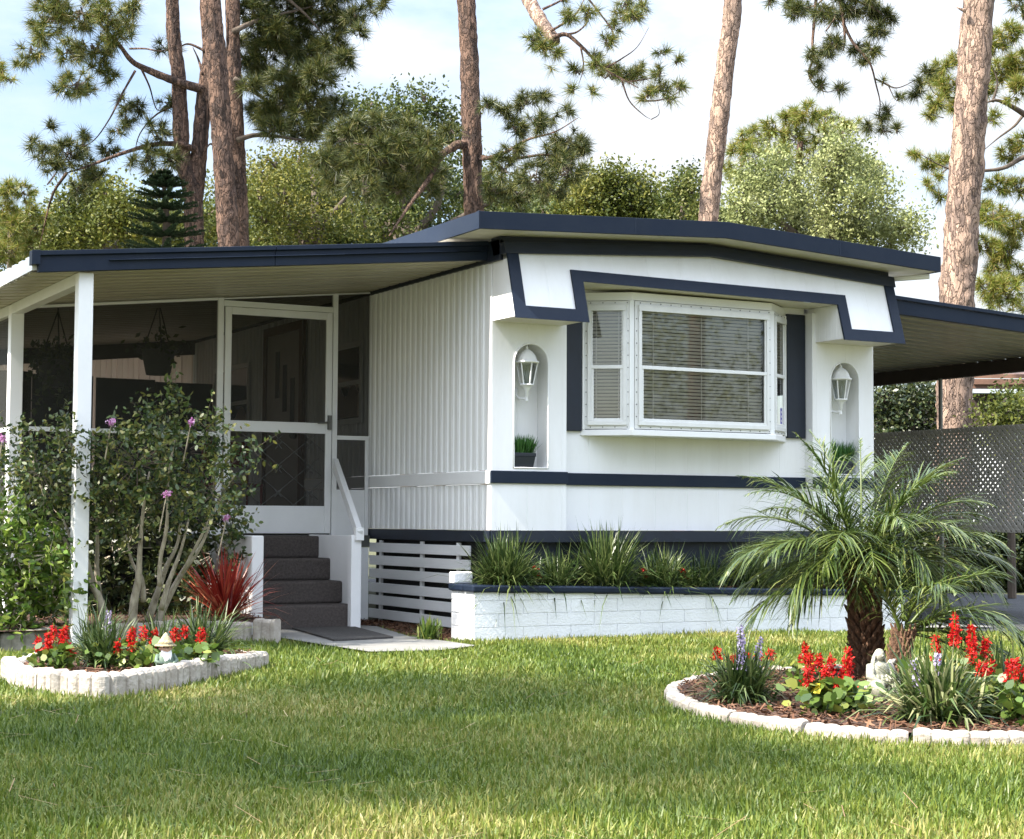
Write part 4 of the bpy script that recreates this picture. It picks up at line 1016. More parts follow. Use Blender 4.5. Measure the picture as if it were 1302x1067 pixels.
# planter clumps
def PLN(px, py=742, v=-.21):
    v = -.21+(v+.46)*.5; p = ony(px, py, v); return np.array([p[0], v, cap_z(p[0])-.035])
for (px, hh, n, v, lab, up) in ((640, .36, 420, -.46, 'full strap leaf clump at the left end of the raised planter', .05), (708, .28, 190, -.44, 'low strap leaf clump second from the left end of the planter', 0), (772, .42, 400, -.46, 'tall strap leaf clump third from the left end of the planter', .12),
                            (842, .32, 260, -.46, 'drooping strap leaf clump hanging over the planter cap below the window', 0), (893, .30, 160, -.42, 'thin strap leaf clump in the planter below the right half of the window', .1), (952, .34, 240, -.46, 'strap leaf clump in the planter just left of the palm fronds', .1),
                            (1010, .30, 170, -.42, 'strap leaf clump in the planter behind the left palm fronds', .05), (1075, .30, 170, -.44, 'strap leaf clump in the planter directly behind the palm crown', .05)):
    clump(PLN(px, 742, v), hh*1.36, .32, int(n*1.9), lab, LIRI, .009, upright=up-.08, droop=(.25, .95))
for px, py, lab in ((680, 690, 'tiny red blossoms between the two leftmost planter clumps'), (818, 700, 'tiny red blossoms between the tall and the drooping planter clumps'), (868, 712, 'tiny red blossoms low in the planter below the window')):
    p = PLN(px, 735, -.46); salvia(p, lab, [(0, 0, .15, .025), (.04, .02, .10, .02)], 24, .05, .07, .14)
# fern by the slats
clump(gnd(545, 812, G+.02), .17, .2, 120, 'small green fern on the mulch beside the planter end', SALV, .014, None, 'small_fern', 'plant', droop=(.1, .5))
# red cordyline
p = ony(287, 792, .75); p[2] = G+.14
t = clump(p, .52, .16, 260, 'spiky red strap leaf plant beside the steps', CORD, .016, None, 'red_cordyline', 'plant', upright=-.02, droop=(.05, .6))
MB().tube([p, p+np.array([0, 0, .1])], .02, 8).build('stem', MYRT, t)

# ------------------------------------------------------------------ figures in the beds
def gnome(px, py):
    x, y, z = gnd(px, py, ZL_)
    t = tag(empty('garden_gnome', (x, y, z)), 'small garden gnome with white beard and straw coloured hat between red salvias', 'garden gnome')
    MB().lathe([(.045, 0), (.056, .02), (.058, .06), (.050, .10), (.036, .125), (.026, .135)], (x, y, z), 18, 1, .85, .05).build('coat', GREENP, t, True)
    h = MB().blob((x, y-.005, z+.150), .034, (1, .95, 1.05), 10, .05).blob((x-.008, y-.040, z+.148), .009, n=6).blob((x-.034, y, z+.150), .009, n=6).blob((x+.034, y, z+.150), .009, n=6)
    h.build('head', SKIN, t, True)
    e = MB().blob((x-.020, y-.031, z+.158), .0045, n=5).blob((x+.006, y-.034, z+.158), .0045, n=5); e.build('eyes', SCREW, t, True)
    b = MB(); vs = []
    prof = [(.030, .148, -.030), (.034, .125, -.040), (.030, .10, -.050), (.022, .07, -.056), (.012, .045, -.058), (.003, .03, -.058)]
    for r_, zz, yy in prof:
        for a in np.linspace(0, 2*math.pi, 14, endpoint=False): vs.append((x+r_*math.cos(a)*(1+.06*math.sin(5*a)), y+yy+.4*r_*math.sin(a)+.018, z+zz))
    b.add(vs, [(i*14+j, i*14+(j+1) % 14, (i+1)*14+(j+1) % 14, (i+1)*14+j) for i in range(5) for j in range(14)]+[tuple(range(14)), tuple(70+j for j in range(14))]); b.build('beard', WHITE, t, True)
    hp = [(.050, .168), (.066, .164), (.066, .170), (.046, .182)]
    for k_ in range(5):
        r_ = .044-.0075*k_; hp += [(r_+.004, .183+.011*k_), (r_-.002, .191+.011*k_)]
    hp += [(.006, .242), (.002, .247)]
    MB().lathe(hp, (x, y, z), 20, 1, 1, .05).build('hat', STRAW, t, True)
    a = MB()
    for s in (-1, 1): a.tube([(x+s*.046, y, z+.11), (x+s*.064, y-.02, z+.075), (x+s*.035, y-.056, z+.060)], [.015, .014, .010], 8)
    a.build('arms', GREENP, t, True)
    t.scale = (.86, .86, .86)
gnome(210, 856)
def statue(px, py):
    x, y, z = gnd(px, py, ZR_)
    t = tag(empty('garden_statue', (x, y, z)), 'small weathered statue of a seated robed figure in front of the palm trunks', 'statue')
    b = MB()
    b.lathe([(.070, 0), (.080, .01), (.082, .03), (.076, .055), (.066, .08), (.050, .10), (.048, .125), (.050, .15), (.040, .168), (.022, .178), (.018, .188)], (x, y, z), 26, 1.0, .72, .16)
    b.blob((x+.002, y-.006, z+.207), .026, (.92, .95, 1.15), 10, .06)                              # head
    b.blob((x+.0, y-.033, z+.205), .005, n=5)                                                     # nose
    b.tube([(x-.046, y, z+.160), (x-.066, y-.02, z+.115), (x-.05, y-.058, z+.085), (x-.005, y-.072, z+.082)], [.020, .021, .017, .012], 9)
    b.tube([(x+.044, y, z+.160), (x+.060, y-.02, z+.118), (x+.045, y-.055, z+.092), (x+.012, y-.070, z+.090)], [.019, .020, .016, .011], 9)
    b.tube([(x-.045, y-.02, z+.075), (x-.06, y-.07, z+.07), (x-.05, y-.075, z+.01)], [.036, .034, .028], 10)      # knees under the robe
    b.tube([(x+.035, y-.02, z+.075), (x+.045, y-.075, z+.065), (x+.035, y-.08, z+.01)], [.034, .033, .027], 10)
    for k_ in range(7):
        a = -2.6+k_*.35; b.tube([(x+.062*math.cos(a), y+.052*math.sin(a), z+.12), (x+.078*math.cos(a), y+.070*math.sin(a), z+.06), (x+.085*math.cos(a), y+.078*math.sin(a), z+.004)], [.006, .008, .009], 6)
    b.build('figure', STONE, t, True)
    v = MB(); vs = []
    n = 16
    for i in range(9):
        zz = .232-.0165*i; rr = (.006, .022, .031, .035, .038, .042, .049, .056, .060)[i]
        for a in np.linspace(math.radians(-20), math.radians(200), n): vs.append((x+rr*math.cos(a)*1.05, y-.004+rr*.9*math.sin(a), z+zz))
    v.add(vs, [(i*n+j, i*n+j+1, (i+1)*n+j+1, (i+1)*n+j) for i in range(8) for j in range(n-1)])
    vo = v.build('veil', STONE, t, True); sm = vo.modifiers.new('thick', 'SOLIDIFY'); sm.thickness = .006
    k_ = MB().tube([(x+.095, y+.01, z+.0), (x+.10, y+.01, z+.07), (x+.085, y+.012, z+.125), (x+.080, y+.012, z+.165), (x+.090, y+.012, z+.178)], [.045, .042, .026, .016, .010], 12)
    k_.add([(x+.080, y+.0, z+.165), (x+.105, y+.0, z+.185), (x+.098, y, z+.16), (x+.080, y+.02, z+.165), (x+.105, y+.02, z+.185), (x+.098, y+.02, z+.16)], [(0, 1, 2), (3, 5, 4), (0, 3, 4, 1), (1, 4, 5, 2), (2, 5, 3, 0)])
    k_.build('side_ornament', STONEG, t, True)
statue(1117, 890)
# ------------------------------------------------------------------ pygmy date palms
def frond(root, az, el, L, droop, nl=46, ll=.24, sep=0):
    """returns rachis points and leaflet blades of one arching frond"""
    n = 26; P = [np.array(root, float)]; e = el; step = L/n
    for i in range(n):
        P.append(P[-1]+step*np.array([math.cos(az)*math.cos(e), math.sin(az)*math.cos(e), math.sin(e)])); e -= droop/n*(.35+1.3*i/n)
    P = np.array(P); T = unit(np.gradient(P, axis=0))
    s = np.linspace(.10, 1, nl); idx = s*n; i0 = np.minimum(idx.astype(int), n-1); f = (idx-i0)[:, None]
    B = P[i0]*(1-f)+P[i0+1]*f; Tt = T[i0]
    side = unit(np.cross(Tt, np.array([0, 0, 1.0]))); nrm = np.cross(side, Tt)
    env = np.sin(np.clip(s*1.02+.10, 0, 1)*math.pi)**.55*.9+.12
    Bs, Ds, Ls = [], [], []
    for sg in (1, -1):
        fw = (.55+.75*s)[:, None]
        d = unit(side*sg*.85+Tt*fw*1.1+nrm*(.16+rng.normal(0, .16, (nl, 1)))+rng.normal(0, .09, (nl, 3)))
        Bs.append(B); Ds.append(d); Ls.append(ll*env*rng.uniform(.85, 1.1, nl))
    Bs, Ds, Ls = map(np.concatenate, (Bs, Ds, Ls))
    V = blades(Bs, Ds, Ls, np.full(len(Ls), .0082), rng.uniform(.10, .62, len(Ls)), 7)
    return P, V
def palm(pos, h, lean, label, fr, r0=.066):
    t = tag(empty('palm_tree', pos), label, 'palm tree')
    p = np.array(pos, float); top = p+np.array([lean[0], lean[1], h])
    b = MB(); path = smooth_path([p-np.array([0, 0, .05]), p+(top-p)*.5+np.array([.01, 0, 0]), top], 6)
    b.tube(path, [r0*(1.0+.08*math.sin(i*2.1)) for i in range(len(path))], 14)
    # old leaf bases all round the trunk
    k = 0; zz = .02
    while zz < h+.02:
        for j in range(9):
            a = j*2*math.pi/9+k*.35; c = p+(top-p)*min(zz/h, 1)
            d = np.array([math.cos(a), math.sin(a), 0]); q0 = c+d*r0*.8; q1 = c+d*r0*1.24+np.array([0, 0, .028]); q2 = c+d*r0*(1.36+random.uniform(0, .25))+np.array([0, 0, .06])
            b.tube([q0, q1, q2], [r0*.30, r0*.22, .004], 5)
        zz += .034; k += 1
    b.build('trunk', PALMB, t)
    for (az, el, L, dr, ll) in fr:
        root = top+np.array([math.cos(az), math.sin(az), 0])*r0*.45+np.array([0, 0, random.uniform(-.02, .06)])
        P_, V = frond(root, az, el, L*.92, dr*1.12, int(40*L/.8)+8, ll*1.38)
        n_ = len(P_); m = MB().tube(P_, [.0095*(1-.8*i/n_) for i in range(n_)], 5)
        o = m.build('frond', LEAF_P, t, True)
        npmesh('leaflets', V, 7, LEAF_P, o)
VR = math.atan2(XC[1], XC[0])          # azimuth that points to the right in the picture
def screenaz(deg): return VR+R(deg)    # 0 right, 90 away, 180 left, 270 towards the camera
F1 = []
for (sa, el, L, dr, ll) in ((215, 10, .7, 1.6, .22), (245, 48, .7, 1.7, .22), (265, 35, .65, 1.9, .22), (320, 45, .75, 1.6, .22), (355, 55, .85, 1.2, .24), (140, 30, .85, 1.2, .22), (178, 18, .85, 1.2, .22), (120, 75, .9, .6, .22), (45, 75, .9, .7, .22), (5, 70, .9, .9, .22), (210, 40, .75, 1.5, .22), (310, 12, .7, 1.6, .22), (172, 5, .78, 1.0, .20), (185, -2, .80, 1.2, .20), (205, -12, .66, 1.2, .18), (150, 25, .84, 1.3, .22), (165, 42, .88, 1.2, .22), (190, 30, .86, 1.4, .22), (130, 48, .85, 1.1, .22), (160, 62, .92, 1.0, .22), (110, 66, .88, .8, .22), (200, 55, .85, 1.2, .22), (235, 35, .62, 1.9, .20),
                           (255, 20, .58, 2.1, .19), (300, 30, .66, 2.0, .22), (280, 58, .75, 1.7, .20), (60, 66, .90, .8, .22), (30, 60, .92, 1.0, .22), (15, 46, .90, 1.1, .22), (345, 40, .88, 1.4, .23), (0, 24, .92, 1.1, .23), (20, 14, .88, 1.0, .22), (335, 16, .86, 1.3, .23), (70, 35, .8, 1.0, .22), (90, 20, .75, 1.1, .2), (50, 12, .8, 1.2, .2), (110, 15, .75, 1.2, .2), (225, 68, .75, 1.1, .2), (330, 70, .78, 1.0, .2), (80, 80, .8, .5, .2), (180, 78, .82, .6, .2)):
    F1.append((screenaz(sa), R(el), L, dr, ll))
pp = gnd(1103, 862, ZR_)
palm(pp, .57, (-.03, 0), 'pygmy date palm with a thick brown trunk in the right flower bed', F1)
F2 = []
for (sa, el, L, dr, ll) in ((0, 18, .72, 1.2, .22), (350, 2, .70, 1.1, .22), (20, 30, .75, 1.2, .22), (330, 35, .66, 1.5, .2), (10, 50, .7, 1.1, .2), (60, 55, .6, 1.0, .18), (110, 60, .5, 1.0, .16), (290, 55, .55, 1.5, .18), (40, 8, .7, 1.0, .2), (90, 75, .55, .6, .18), (200, 72, .45, .8, .15), (345, -10, .62, .9, .2)):
    F2.append((screenaz(sa), R(el), L, dr, ll))
p2 = gnd(1138, 876, ZR_)
palm(p2, .27, (.09, .03), 'smaller leaning palm close on the right of the thick trunked palm', F2, .042)

# ------------------------------------------------------------------ crape myrtle and shrubs at the left
def twiggy(blobs, d0, dj, mat, lsz, per, name, parent, twl=(.10, .30), asp=.5, nl=13, wood=MYRT, up=.35):
    """leaf sprays inside blobs (px, py, r_px, n) at view depth d0"""
    A = []; b = MB()
    for (px, py, rp, n) in blobs:
        c = at(px, py, d0+random.uniform(-dj, dj)); r = rp*d0/FPX
        for k in range(int(n*per)):
            v = rng.normal(0, 1, 3); v /= np.linalg.norm(v); q = c+v*r*rng.uniform(.35, 1.0)**.6
            d = unit((v+rng.normal(0, .5, 3)+np.array([0, 0, up]))[None])[0]; L = rng.uniform(*twl)
            s = np.linspace(.05, 1, nl)[:, None]; A.append(q+d*L*s+rng.normal(0, lsz*.25, (nl, 3)))
            if k % 2 == 0: b.tube([c+v*r*.2, q, q+d*L*.9], [.0028, .002, .001], 3, False)
    A = np.concatenate(A)
    npmesh(name, leaves6(A, lsz, up, asp), 6, mat, parent, extra=(b, wood))
DM = 12.0
my = tag(empty('crape_myrtle', at(190, 792, DM)), 'crape myrtle with mottled bare stems and a few pink blossoms by the porch', 'shrub')
def mp_(x, y, k=0): return at(x, y, DM+k)
for pts, r0, r1 in (([(140, 800), (130, 775), (122, 752), (104, 725), (92, 690), (80, 660)], .052, .022), ([(126, 758), (123, 720), (124, 690), (122, 640)], .030, .015), ([(118, 742), (108, 700), (104, 660), (112, 620)], .030, .014),
                    ([(168, 800), (170, 770), (176, 735), (178, 700), (182, 650), (190, 600)], .048, .016), ([(183, 765), (180, 735), (168, 715), (160, 680)], .028, .012), ([(196, 800), (212, 765), (232, 728), (255, 695), (270, 660)], .045, .016), ([(188, 790), (200, 755), (212, 720), (226, 690), (232, 640)], .038, .014),
                    ([(205, 775), (214, 742), (230, 700), (240, 660)], .03, .012), ([(203, 745), (204, 710), (212, 670), (215, 600), (222, 560)], .026, .008), ([(100, 715), (84, 690), (60, 640), (40, 580)], .02, .007), ([(232, 728), (262, 670), (285, 625), (298, 605)], .016, .005)):
    k0 = random.uniform(-.15, .15)
    b = MB(); barktube(b, [mp_(x, y, k0-.26*max(0, 790-y)/190) for i, (x, y) in enumerate(pts)], r0*.72, min(r1, .006), 9, 4, .14); b.build('stem', MYRT, my, True)
MYB0 = [(25, 560, 26, 7), (88, 560, 22, 8), (50, 600, 38, 18), (85, 575, 30, 10), (120, 612, 48, 26), (175, 590, 48, 28), (236, 575, 44, 24), (212, 528, 20, 7), (222, 505, 10, 3), (262, 545, 14, 5), (292, 592, 22, 8), (270, 640, 40, 26), (285, 680, 28, 14), (215, 640, 48, 34), (150, 655, 48, 34), (85, 640, 44, 28), (35, 650, 36, 18), (322, 572, 9, 2), (190, 545, 20, 6), (115, 690, 34, 16), (180, 690, 40, 22), (240, 690, 36, 20), (12, 600, 18, 6), (140, 560, 14, 4)]
MYB = [(x, y-(12 if y > 630 else 0), r_*(.9 if y < 640 else .72), n*(1 if y < 640 else .6)) for x, y, r_, n in MYB0 if y < 685]
twiggy(MYB, DM-.18, .34, LEAF_M, .040, 2.7, 'foliage', my, (.08, .24), .52, wood=BARKD)
for (x, y, r_) in ((142, 537, .034), (212, 628, .030), (243, 537, .024), (3, 558, .036), (288, 658, .022)):
    c = mp_(x, y, -.62); npmesh('blossom', leaves(c+rng.normal(0, r_*.36, (80, 3)), .015, .2, .9), 4, PINKF, my)
    MB().tube([c, c+np.array([.0, .15, -.25])], [.004, .005], 4).build('flower_stem', MYRT, my)
ls = tag(empty('lime_shrub', at(30, 815, 11.8)), 'bright lime green leafy shrub at the left edge beside the white porch post', 'shrub')
twiggy([(5, 662, 30, 16), (20, 700, 42, 34), (62, 705, 30, 20), (75, 745, 26, 16), (30, 750, 44, 36), (-20, 700, 50, 40), (-30, 760, 50, 40), (-60, 700, 46, 40), (60, 780, 30, 18), (15, 790, 40, 30)], 11.8, .3, LEAF_L, .055, 1.5, 'foliage', ls, (.08, .2), .45)
MB().tube([at(25, 822, 11.8), at(28, 760, 11.8), at(22, 700, 11.8)], [.03, .025, .012], 7).build('stem', MYRT, ls)
hd = tag(empty('porch_hedge', at(180, 790, 13.5)), 'dark shaded hedge at the foot of the porch behind the crape myrtle', 'hedge')
twiggy([(x, y, 30, 20) for x in range(80, 300, 32) for y in (660, 705, 750, 780)], 13.5, .25, LEAF_D, .06, .9, 'foliage', hd, (.08, .2), .5)

# ------------------------------------------------------------------ trees
TREES = 'trees behind the home'
def trunk_part(t, pts, r0, r1, mat, name='trunk', n=16, seed=0, rough=.13):
    b = MB(); big = r0 > .1; barktube(b, pts, r0, r1, 26 if big else n, 34 if big else 5, rough, seed); return b.build(name, mat, t, True)
def pine_crown(t, blobs, d0, mat, tuftL=.24, nn=44, w=.017, per=1.0, dj=1.0, name='crown', wood=BARKD, hub=None):
    """pom-pom needle tufts in blobs (px, py, r_px, n); thin twigs reach each tuft"""
    P_, A = [], []; b = MB()
    for (px, py, rp, n) in blobs:
        c = at(px, py, d0+random.uniform(-dj, dj)); r = rp*d0/FPX
        for k in range(max(1, int(n*per))):
            v = rng.normal(0, 1, 3); v /= np.linalg.norm(v); q = c+v*r*rng.uniform(.3, 1.0)**.5*np.array([1, 1, .85])
            a = unit((v+np.array([0, 0, .5]))[None])[0]; P_.append(q); A.append(a)
            if k % 2 == 0: b.tube([c+rng.normal(0, r*.15, 3), (c+q)/2-np.array([0, 0, .06]), q], [.014, .010, .007], 4, False)
    npmesh(name, tufts(np.array(P_), np.array(A), tuftL, int(nn*1.45), w*.72), 3, mat, t, extra=(b, wood))
def branch(t, pts, d, r0, r1, mat=BARKD, dj=0):
    n = len(pts); return trunk_part(t, [at(x, y, d+dj*i/max(n-1, 1)) for i, (x, y) in enumerate(pts)], r0, r1*(.35 if r1 < .05 else 1), mat, 'branch', 8, random.random()*9, .12)
def root_of(px, d):           # foot on the lawn under a pixel column
    p = at(px, 600, d); return np.array([p[0], p[1], G])
def pine(label, d, trunk, w0, w1, mat, group=TREES, cat='pine tree'):
    """trunk: photo pixels from the lowest visible point upwards; widths in photo pixels"""
    a0, a1 = at(*trunk[0], d), at(*trunk[1], d); dv = (a0-a1)/(a0[2]-a1[2]); f = a0+dv*(G-a0[2])
    t = tag(empty('pine_tree', f), label, cat, group)
    trunk_part(t, [f-dv*.2, f+(a0-f)*.33, f+(a0-f)*.67]+[at(x, y, d) for x, y in trunk], w0*d/FPX/2*1.05, w1*d/FPX/2, mat, seed=d)
    return t
# the three pines at the left
A = pine('pine tree forking into two reddish stems above the porch roof', 30, [(247, 312), (246, 262), (243, 235)], 24, 24, BARK)
trunk_part(A, [at(*p, 30) for p in ((243, 240), (233, 205), (229, 150), (226, 90), (220, 30), (219, -60), (222, -200), (225, -320))], .145, .09, BARK, 'branch', 14, 3)
trunk_part(A, [at(*p, 30.1) for p in ((247, 262), (252, 210), (257, 150), (262, 100), (266, 70), (262, 0), (262, -120), (266, -260))], .15, .085, BARK, 'branch', 14, 4)
for pts, r0, r1, dj in (([(257, 114), (222, 103), (190, 90), (168, 78), (150, 55), (132, 36), (118, 20)], .085, .03, -1), ([(248, 190), (225, 183), (190, 185), (150, 197), (110, 212), (85, 220)], .06, .025, -1), ([(85, 220), (68, 245), (58, 280), (50, 315)], .03, .015, .5), ([(172, 90), (155, 120), (140, 150), (120, 178), (100, 188)], .022, .012, -.5),
                        ([(180, 88), (190, 110), (200, 140), (215, 130)], .02, .01, .5), ([(263, 66), (240, 56), (225, 62)], .03, .02, 0), ([(258, 95), (252, 75), (245, 60)], .03, .02, .3), ([(232, 130), (200, 145), (178, 170), (170, 200)], .022, .012, .3), ([(60, 235), (75, 215), (62, 235)], .012, .008, .2), ([(165, 62), (185, 62), (205, 65), (225, 58)], .02, .012, -.5)):
    branch(A, pts, 30, r0, r1, BARK, dj)
pine_crown(A, [(60, 25, 26, 16), (100, 15, 28, 20), (135, 20, 22, 14), (160, 25, 18, 9), (88, 65, 20, 12), (120, 60, 22, 13), (40, 62, 14, 6), (28, 78, 9, 4), (150, 45, 16, 8), (168, 12, 12, 5), (95, 105, 18, 8), (110, 118, 14, 6), (80, 112, 10, 4), (125, 85, 12, 5), (72, 5, 22, 12), (140, 100, 10, 4), (55, 45, 14, 6)], 29.6, PINE_M, .25, 46, .017, 1.6)
pine_crown(A, [(55, 195, 12, 6), (85, 195, 18, 12), (105, 180, 12, 6), (70, 210, 14, 7), (40, 182, 7, 3), (110, 210, 15, 7), (125, 225, 12, 5), (100, 238, 12, 5), (140, 190, 12, 5), (160, 150, 12, 5), (150, 165, 9, 3), (175, 135, 10, 4), (160, 130, 12, 4), (200, 165, 16, 8), (190, 195, 16, 8), (215, 60, 14, 6), (215, 200, 12, 7), (195, 215, 10, 4), (212, 130, 9, 4), (165, 205, 9, 3), (60, 160, 6, 2)], 29.8, PINE_D, .24, 46, .017, 1.6)
Bp = pine('tall reddish pine trunk right of the forked pine above the porch roof', 29, [(291, 312), (287, 250), (282, 180), (276, 90), (269, 10), (263, -80), (258, -220), (255, -330)], 28, 22, BARK)
Cp = pine('slimmer pine trunk pressed against the right of the tall reddish trunk', 30.2, [(307, 312), (304, 240), (300, 150), (296, 60), (296, 0), (297, -90), (297, -220)], 21, 17, BARK)
for t, pts, r0, r1, dj in ((Cp, [(302, 178), (325, 172), (355, 174), (385, 178), (420, 176)], .05, .025, 1), (Cp, [(298, 100), (325, 118), (345, 130), (375, 132), (410, 125)], .05, .02, 1), (Bp, [(278, 190), (268, 183), (262, 190)], .03, .02, 0), (Cp, [(297, 40), (330, 25), (370, 15), (410, 5)], .05, .02, 1), (Cp, [(297, -40), (340, -20), (390, 20), (430, 70)], .05, .02, 1), (Bp, [(275, 5), (272, 40), (262, 60)], .02, .01, 0)):
    branch(t, pts, 30, r0, r1, BARKD, dj)
pine_crown(Cp, [(325, 20, 24, 22), (365, 15, 28, 28), (405, 15, 26, 24), (435, 25, 20, 14), (340, 60, 24, 22), (380, 55, 28, 30), (420, 60, 22, 20), (330, 95, 18, 12), (365, 100, 24, 24), (405, 95, 20, 18), (440, 75, 12, 7), (355, 135, 22, 18), (395, 140, 26, 26), (425, 140, 18, 14), (330, 140, 14, 8), (330, -20, 30, 24), (380, -25, 30, 24), (430, -15, 24, 14), (452, 20, 12, 6), (345, 165, 14, 7), (375, 168, 16, 9), (312, 50, 12, 8), (320, 75, 14, 10), (350, 40, 22, 20), (395, 75, 22, 20), (318, 110, 12, 8), (372, 118, 18, 14), (345, 150, 16, 12), (400, 160, 16, 10), (455, 42, 8, 3), (470, 10, 8, 3), (490, 5, 7, 3)], 30.5, PINE_D, .26, 46, .018, 1.8)
# second tier: pine behind, between the left trunks and the single trunk
E1 = pine('single tall pine with a straight reddish trunk behind the front corner of the home', 28, [(605, 300), (602, 250), (599, 150), (596, 60), (593, -10), (589, -150), (585, -300), (582, -420)], 26, 21, BARK)
for pts, r0, r1, dj in (([(598, 185), (580, 185), (560, 200), (545, 228), (520, 262), (495, 300)], .085, .04, -1), ([(602, 205), (640, 195), (670, 178), (705, 168), (735, 150)], .035, .015, -1.5), ([(602, 200), (650, 202), (690, 197), (720, 200)], .04, .02, -1), ([(560, 200), (530, 205), (490, 190), (450, 182)], .035, .02, -1)):
    branch(E1, pts, 28, r0, r1, BARK, dj)
pine_crown(E1, [(620, 132, 8, 4), (640, 142, 11, 6), (668, 130, 14, 8), (690, 120, 8, 4), (655, 160, 16, 10), (682, 155, 13, 8), (720, 140, 7, 3), (705, 150, 6, 2), (722, 180, 22, 20), (740, 185, 10, 6), (700, 200, 20, 14), (720, 215, 22, 18), (680, 225, 22, 14), (640, 215, 20, 9), (625, 240, 16, 8), (660, 245, 20, 10), (700, 240, 18, 10), (650, 190, 14, 6)], 27.4, PINE_D, .22, 44, .016, 1.7, .8)
pine_crown(E1, [(445, 170, 26, 24), (480, 165, 26, 24), (515, 175, 28, 26), (545, 185, 20, 14), (440, 205, 26, 22), (480, 205, 28, 26), (520, 215, 26, 20), (555, 215, 14, 8), (460, 235, 22, 14), (500, 240, 20, 12), (545, 240, 14, 6), (425, 225, 18, 12), (410, 200, 14, 8), (465, 200, 24, 22), (500, 190, 24, 20), (435, 185, 20, 14), (535, 205, 18, 12), (480, 222, 22, 14), (575, 165, 8, 3)], 28.0, PINE_D, .24, 46, .017, 1.7, 1)
# the long branch that reaches down from above, upper middle
bt = branch(E1, [(583, -330), (612, -180), (645, -70), (672, -2), (690, 30), (705, 52)], 27, .12, .085, BARKP, -2.5)
for pts, r0, r1 in (([(703, 48), (720, 44), (738, 58), (752, 72), (768, 88), (790, 100), (812, 112)], .035, .018), ([(790, 100), (800, 128), (818, 146), (828, 152)], .014, .007), ([(812, 128), (835, 128), (855, 122), (870, 112)], .016, .008), ([(738, 58), (742, 85), (735, 110)], .014, .008), ([(700, 40), (730, 20), (745, -5)], .02, .015), ([(745, -5), (765, 20), (780, 45), (770, 70)], .016, .01), ([(690, 12), (715, 0), (740, -15)], .02, .012), ([(768, 88), (790, 75), (810, 60), (825, 35)], .014, .008), ([(828, 152), (838, 145), (836, 130)], .008, .006), ([(800, 104), (826, 100), (850, 95)], .012, .007), ([(720, 44), (735, 40), (748, 25), (745, 5)], .018, .012)):
    branch(E1, pts, 24.5, r0, r1, BARK, 0)
pine_crown(E1, [(680, 48, 10, 5), (692, 62, 10, 5), (705, 66, 7, 3), (724, 22, 9, 5), (748, 15, 9, 4), (770, 52, 8, 4), (790, 22, 10, 4), (805, 20, 8, 4), (780, 35, 8, 3), (735, 90, 8, 3), (760, 80, 8, 4), (775, 95, 14, 8), (800, 95, 12, 6), (815, 90, 10, 5), (842, 65, 7, 2), (858, 78, 6, 2), (840, 92, 8, 3), (862, 108, 8, 3), (840, 112, 10, 5), (822, 120, 8, 4), (850, 125, 6, 2), (752, 115, 6, 2), (730, 115, 5, 2), (795, 5, 8, 3), (815, 8, 8, 3), (700, 85, 3, 1), (712, -5, 8, 3), (755, 70, 6, 2)], 24.5, PINE_M, .20, 42, .013, 1.9, .4)
# right middle trunk with its hanging branch
F_ = pine('leaning pine with a thin pinkish trunk behind the middle of the roof', 26, [(898, 310), (902, 262), (911, 180), (921, 95), (930, 20), (940, -80), (952, -220), (960, -330)], 27, 20, BARKP)
branch(F_, [(952, -230), (990, -120), (1030, -50), (1060, -20), (1085, 0)], 26, .09, .05, BARK, -2)
for pts, r0, r1 in (([(1066, -12), (1072, 20), (1074, 50), (1072, 65)], .035, .02), ([(1040, -30), (1036, 20), (1033, 55), (1034, 75), (1028, 92), (1035, 108), (1050, 117), (1066, 114)], .025, .01), ([(1072, 30), (1085, 55), (1100, 72), (1108, 85), (1114, 108), (1119, 130), (1118, 150), (1124, 168)], .022, .009), ([(1112, 100), (1125, 106), (1140, 112), (1160, 104), (1178, 92)], .014, .009), ([(1085, 0), (1110, 10), (1130, 25)], .02, .01), ([(1060, -20), (1040, 5), (1015, 12)], .02, .01), ([(1124, 168), (1135, 166), (1142, 162)], .008, .006), ([(1130, 110), (1138, 126), (1146, 130)], .008, .005), ([(1050, 40), (1062, 20), (1058, 0)], .012, .009)):
    branch(F_, pts, 24, r0, r1, BARK, 0)
pine_crown(F_, [(1012, 15, 10, 7), (1020, 8, 8, 5), (1045, 15, 10, 8), (1062, 22, 8, 5), (1085, 10, 12, 8), (1108, 12, 12, 9), (1125, 22, 12, 8), (1118, 38, 10, 6), (1060, 55, 9, 6), (1052, 65, 9, 5), (1028, 68, 6, 3), (1040, 82, 6, 3), (1032, 95, 5, 2), (1045, 108, 6, 3), (1066, 112, 5, 3), (1090, 60, 10, 5), (1108, 62, 7, 4), (1098, 78, 6, 3), (1122, 105, 3, 1), (1130, 140, 7, 3), (1120, 150, 5, 2), (1140, 165, 5, 2), (1106, 160, 6, 3), (1142, 122, 5, 2), (1163, 118, 7, 4), (1172, 105, 5, 2), (1180, 90, 6, 3), (1122, 165, 5, 2), (1000, 2, 6, 3), (1075, -10, 16, 10), (1110, -15, 16, 10), (978, 0, 5, 2)], 24, PINE_D, .20, 44, .013, 1.9, .4)
# right trunk
G_ = pine('thickest pine with pale flaky bark rising behind the carport roof', 22, [(1213, 560), (1214, 470), (1217, 380), (1223, 290), (1230, 190), (1238, 90), (1244, 10), (1250, -80), (1258, -230), (1265, -330)], 46, 36, BARKP)
branch(G_, [(1228, 14), (1222, 12), (1216, 9)], 21.8, .03, .015, BARKP)
pine_crown(G_, [(1292, 5, 10, 6), (1300, 18, 7, 3)], 21, PINE_D, .18, 40, .011, 1.0, .2)
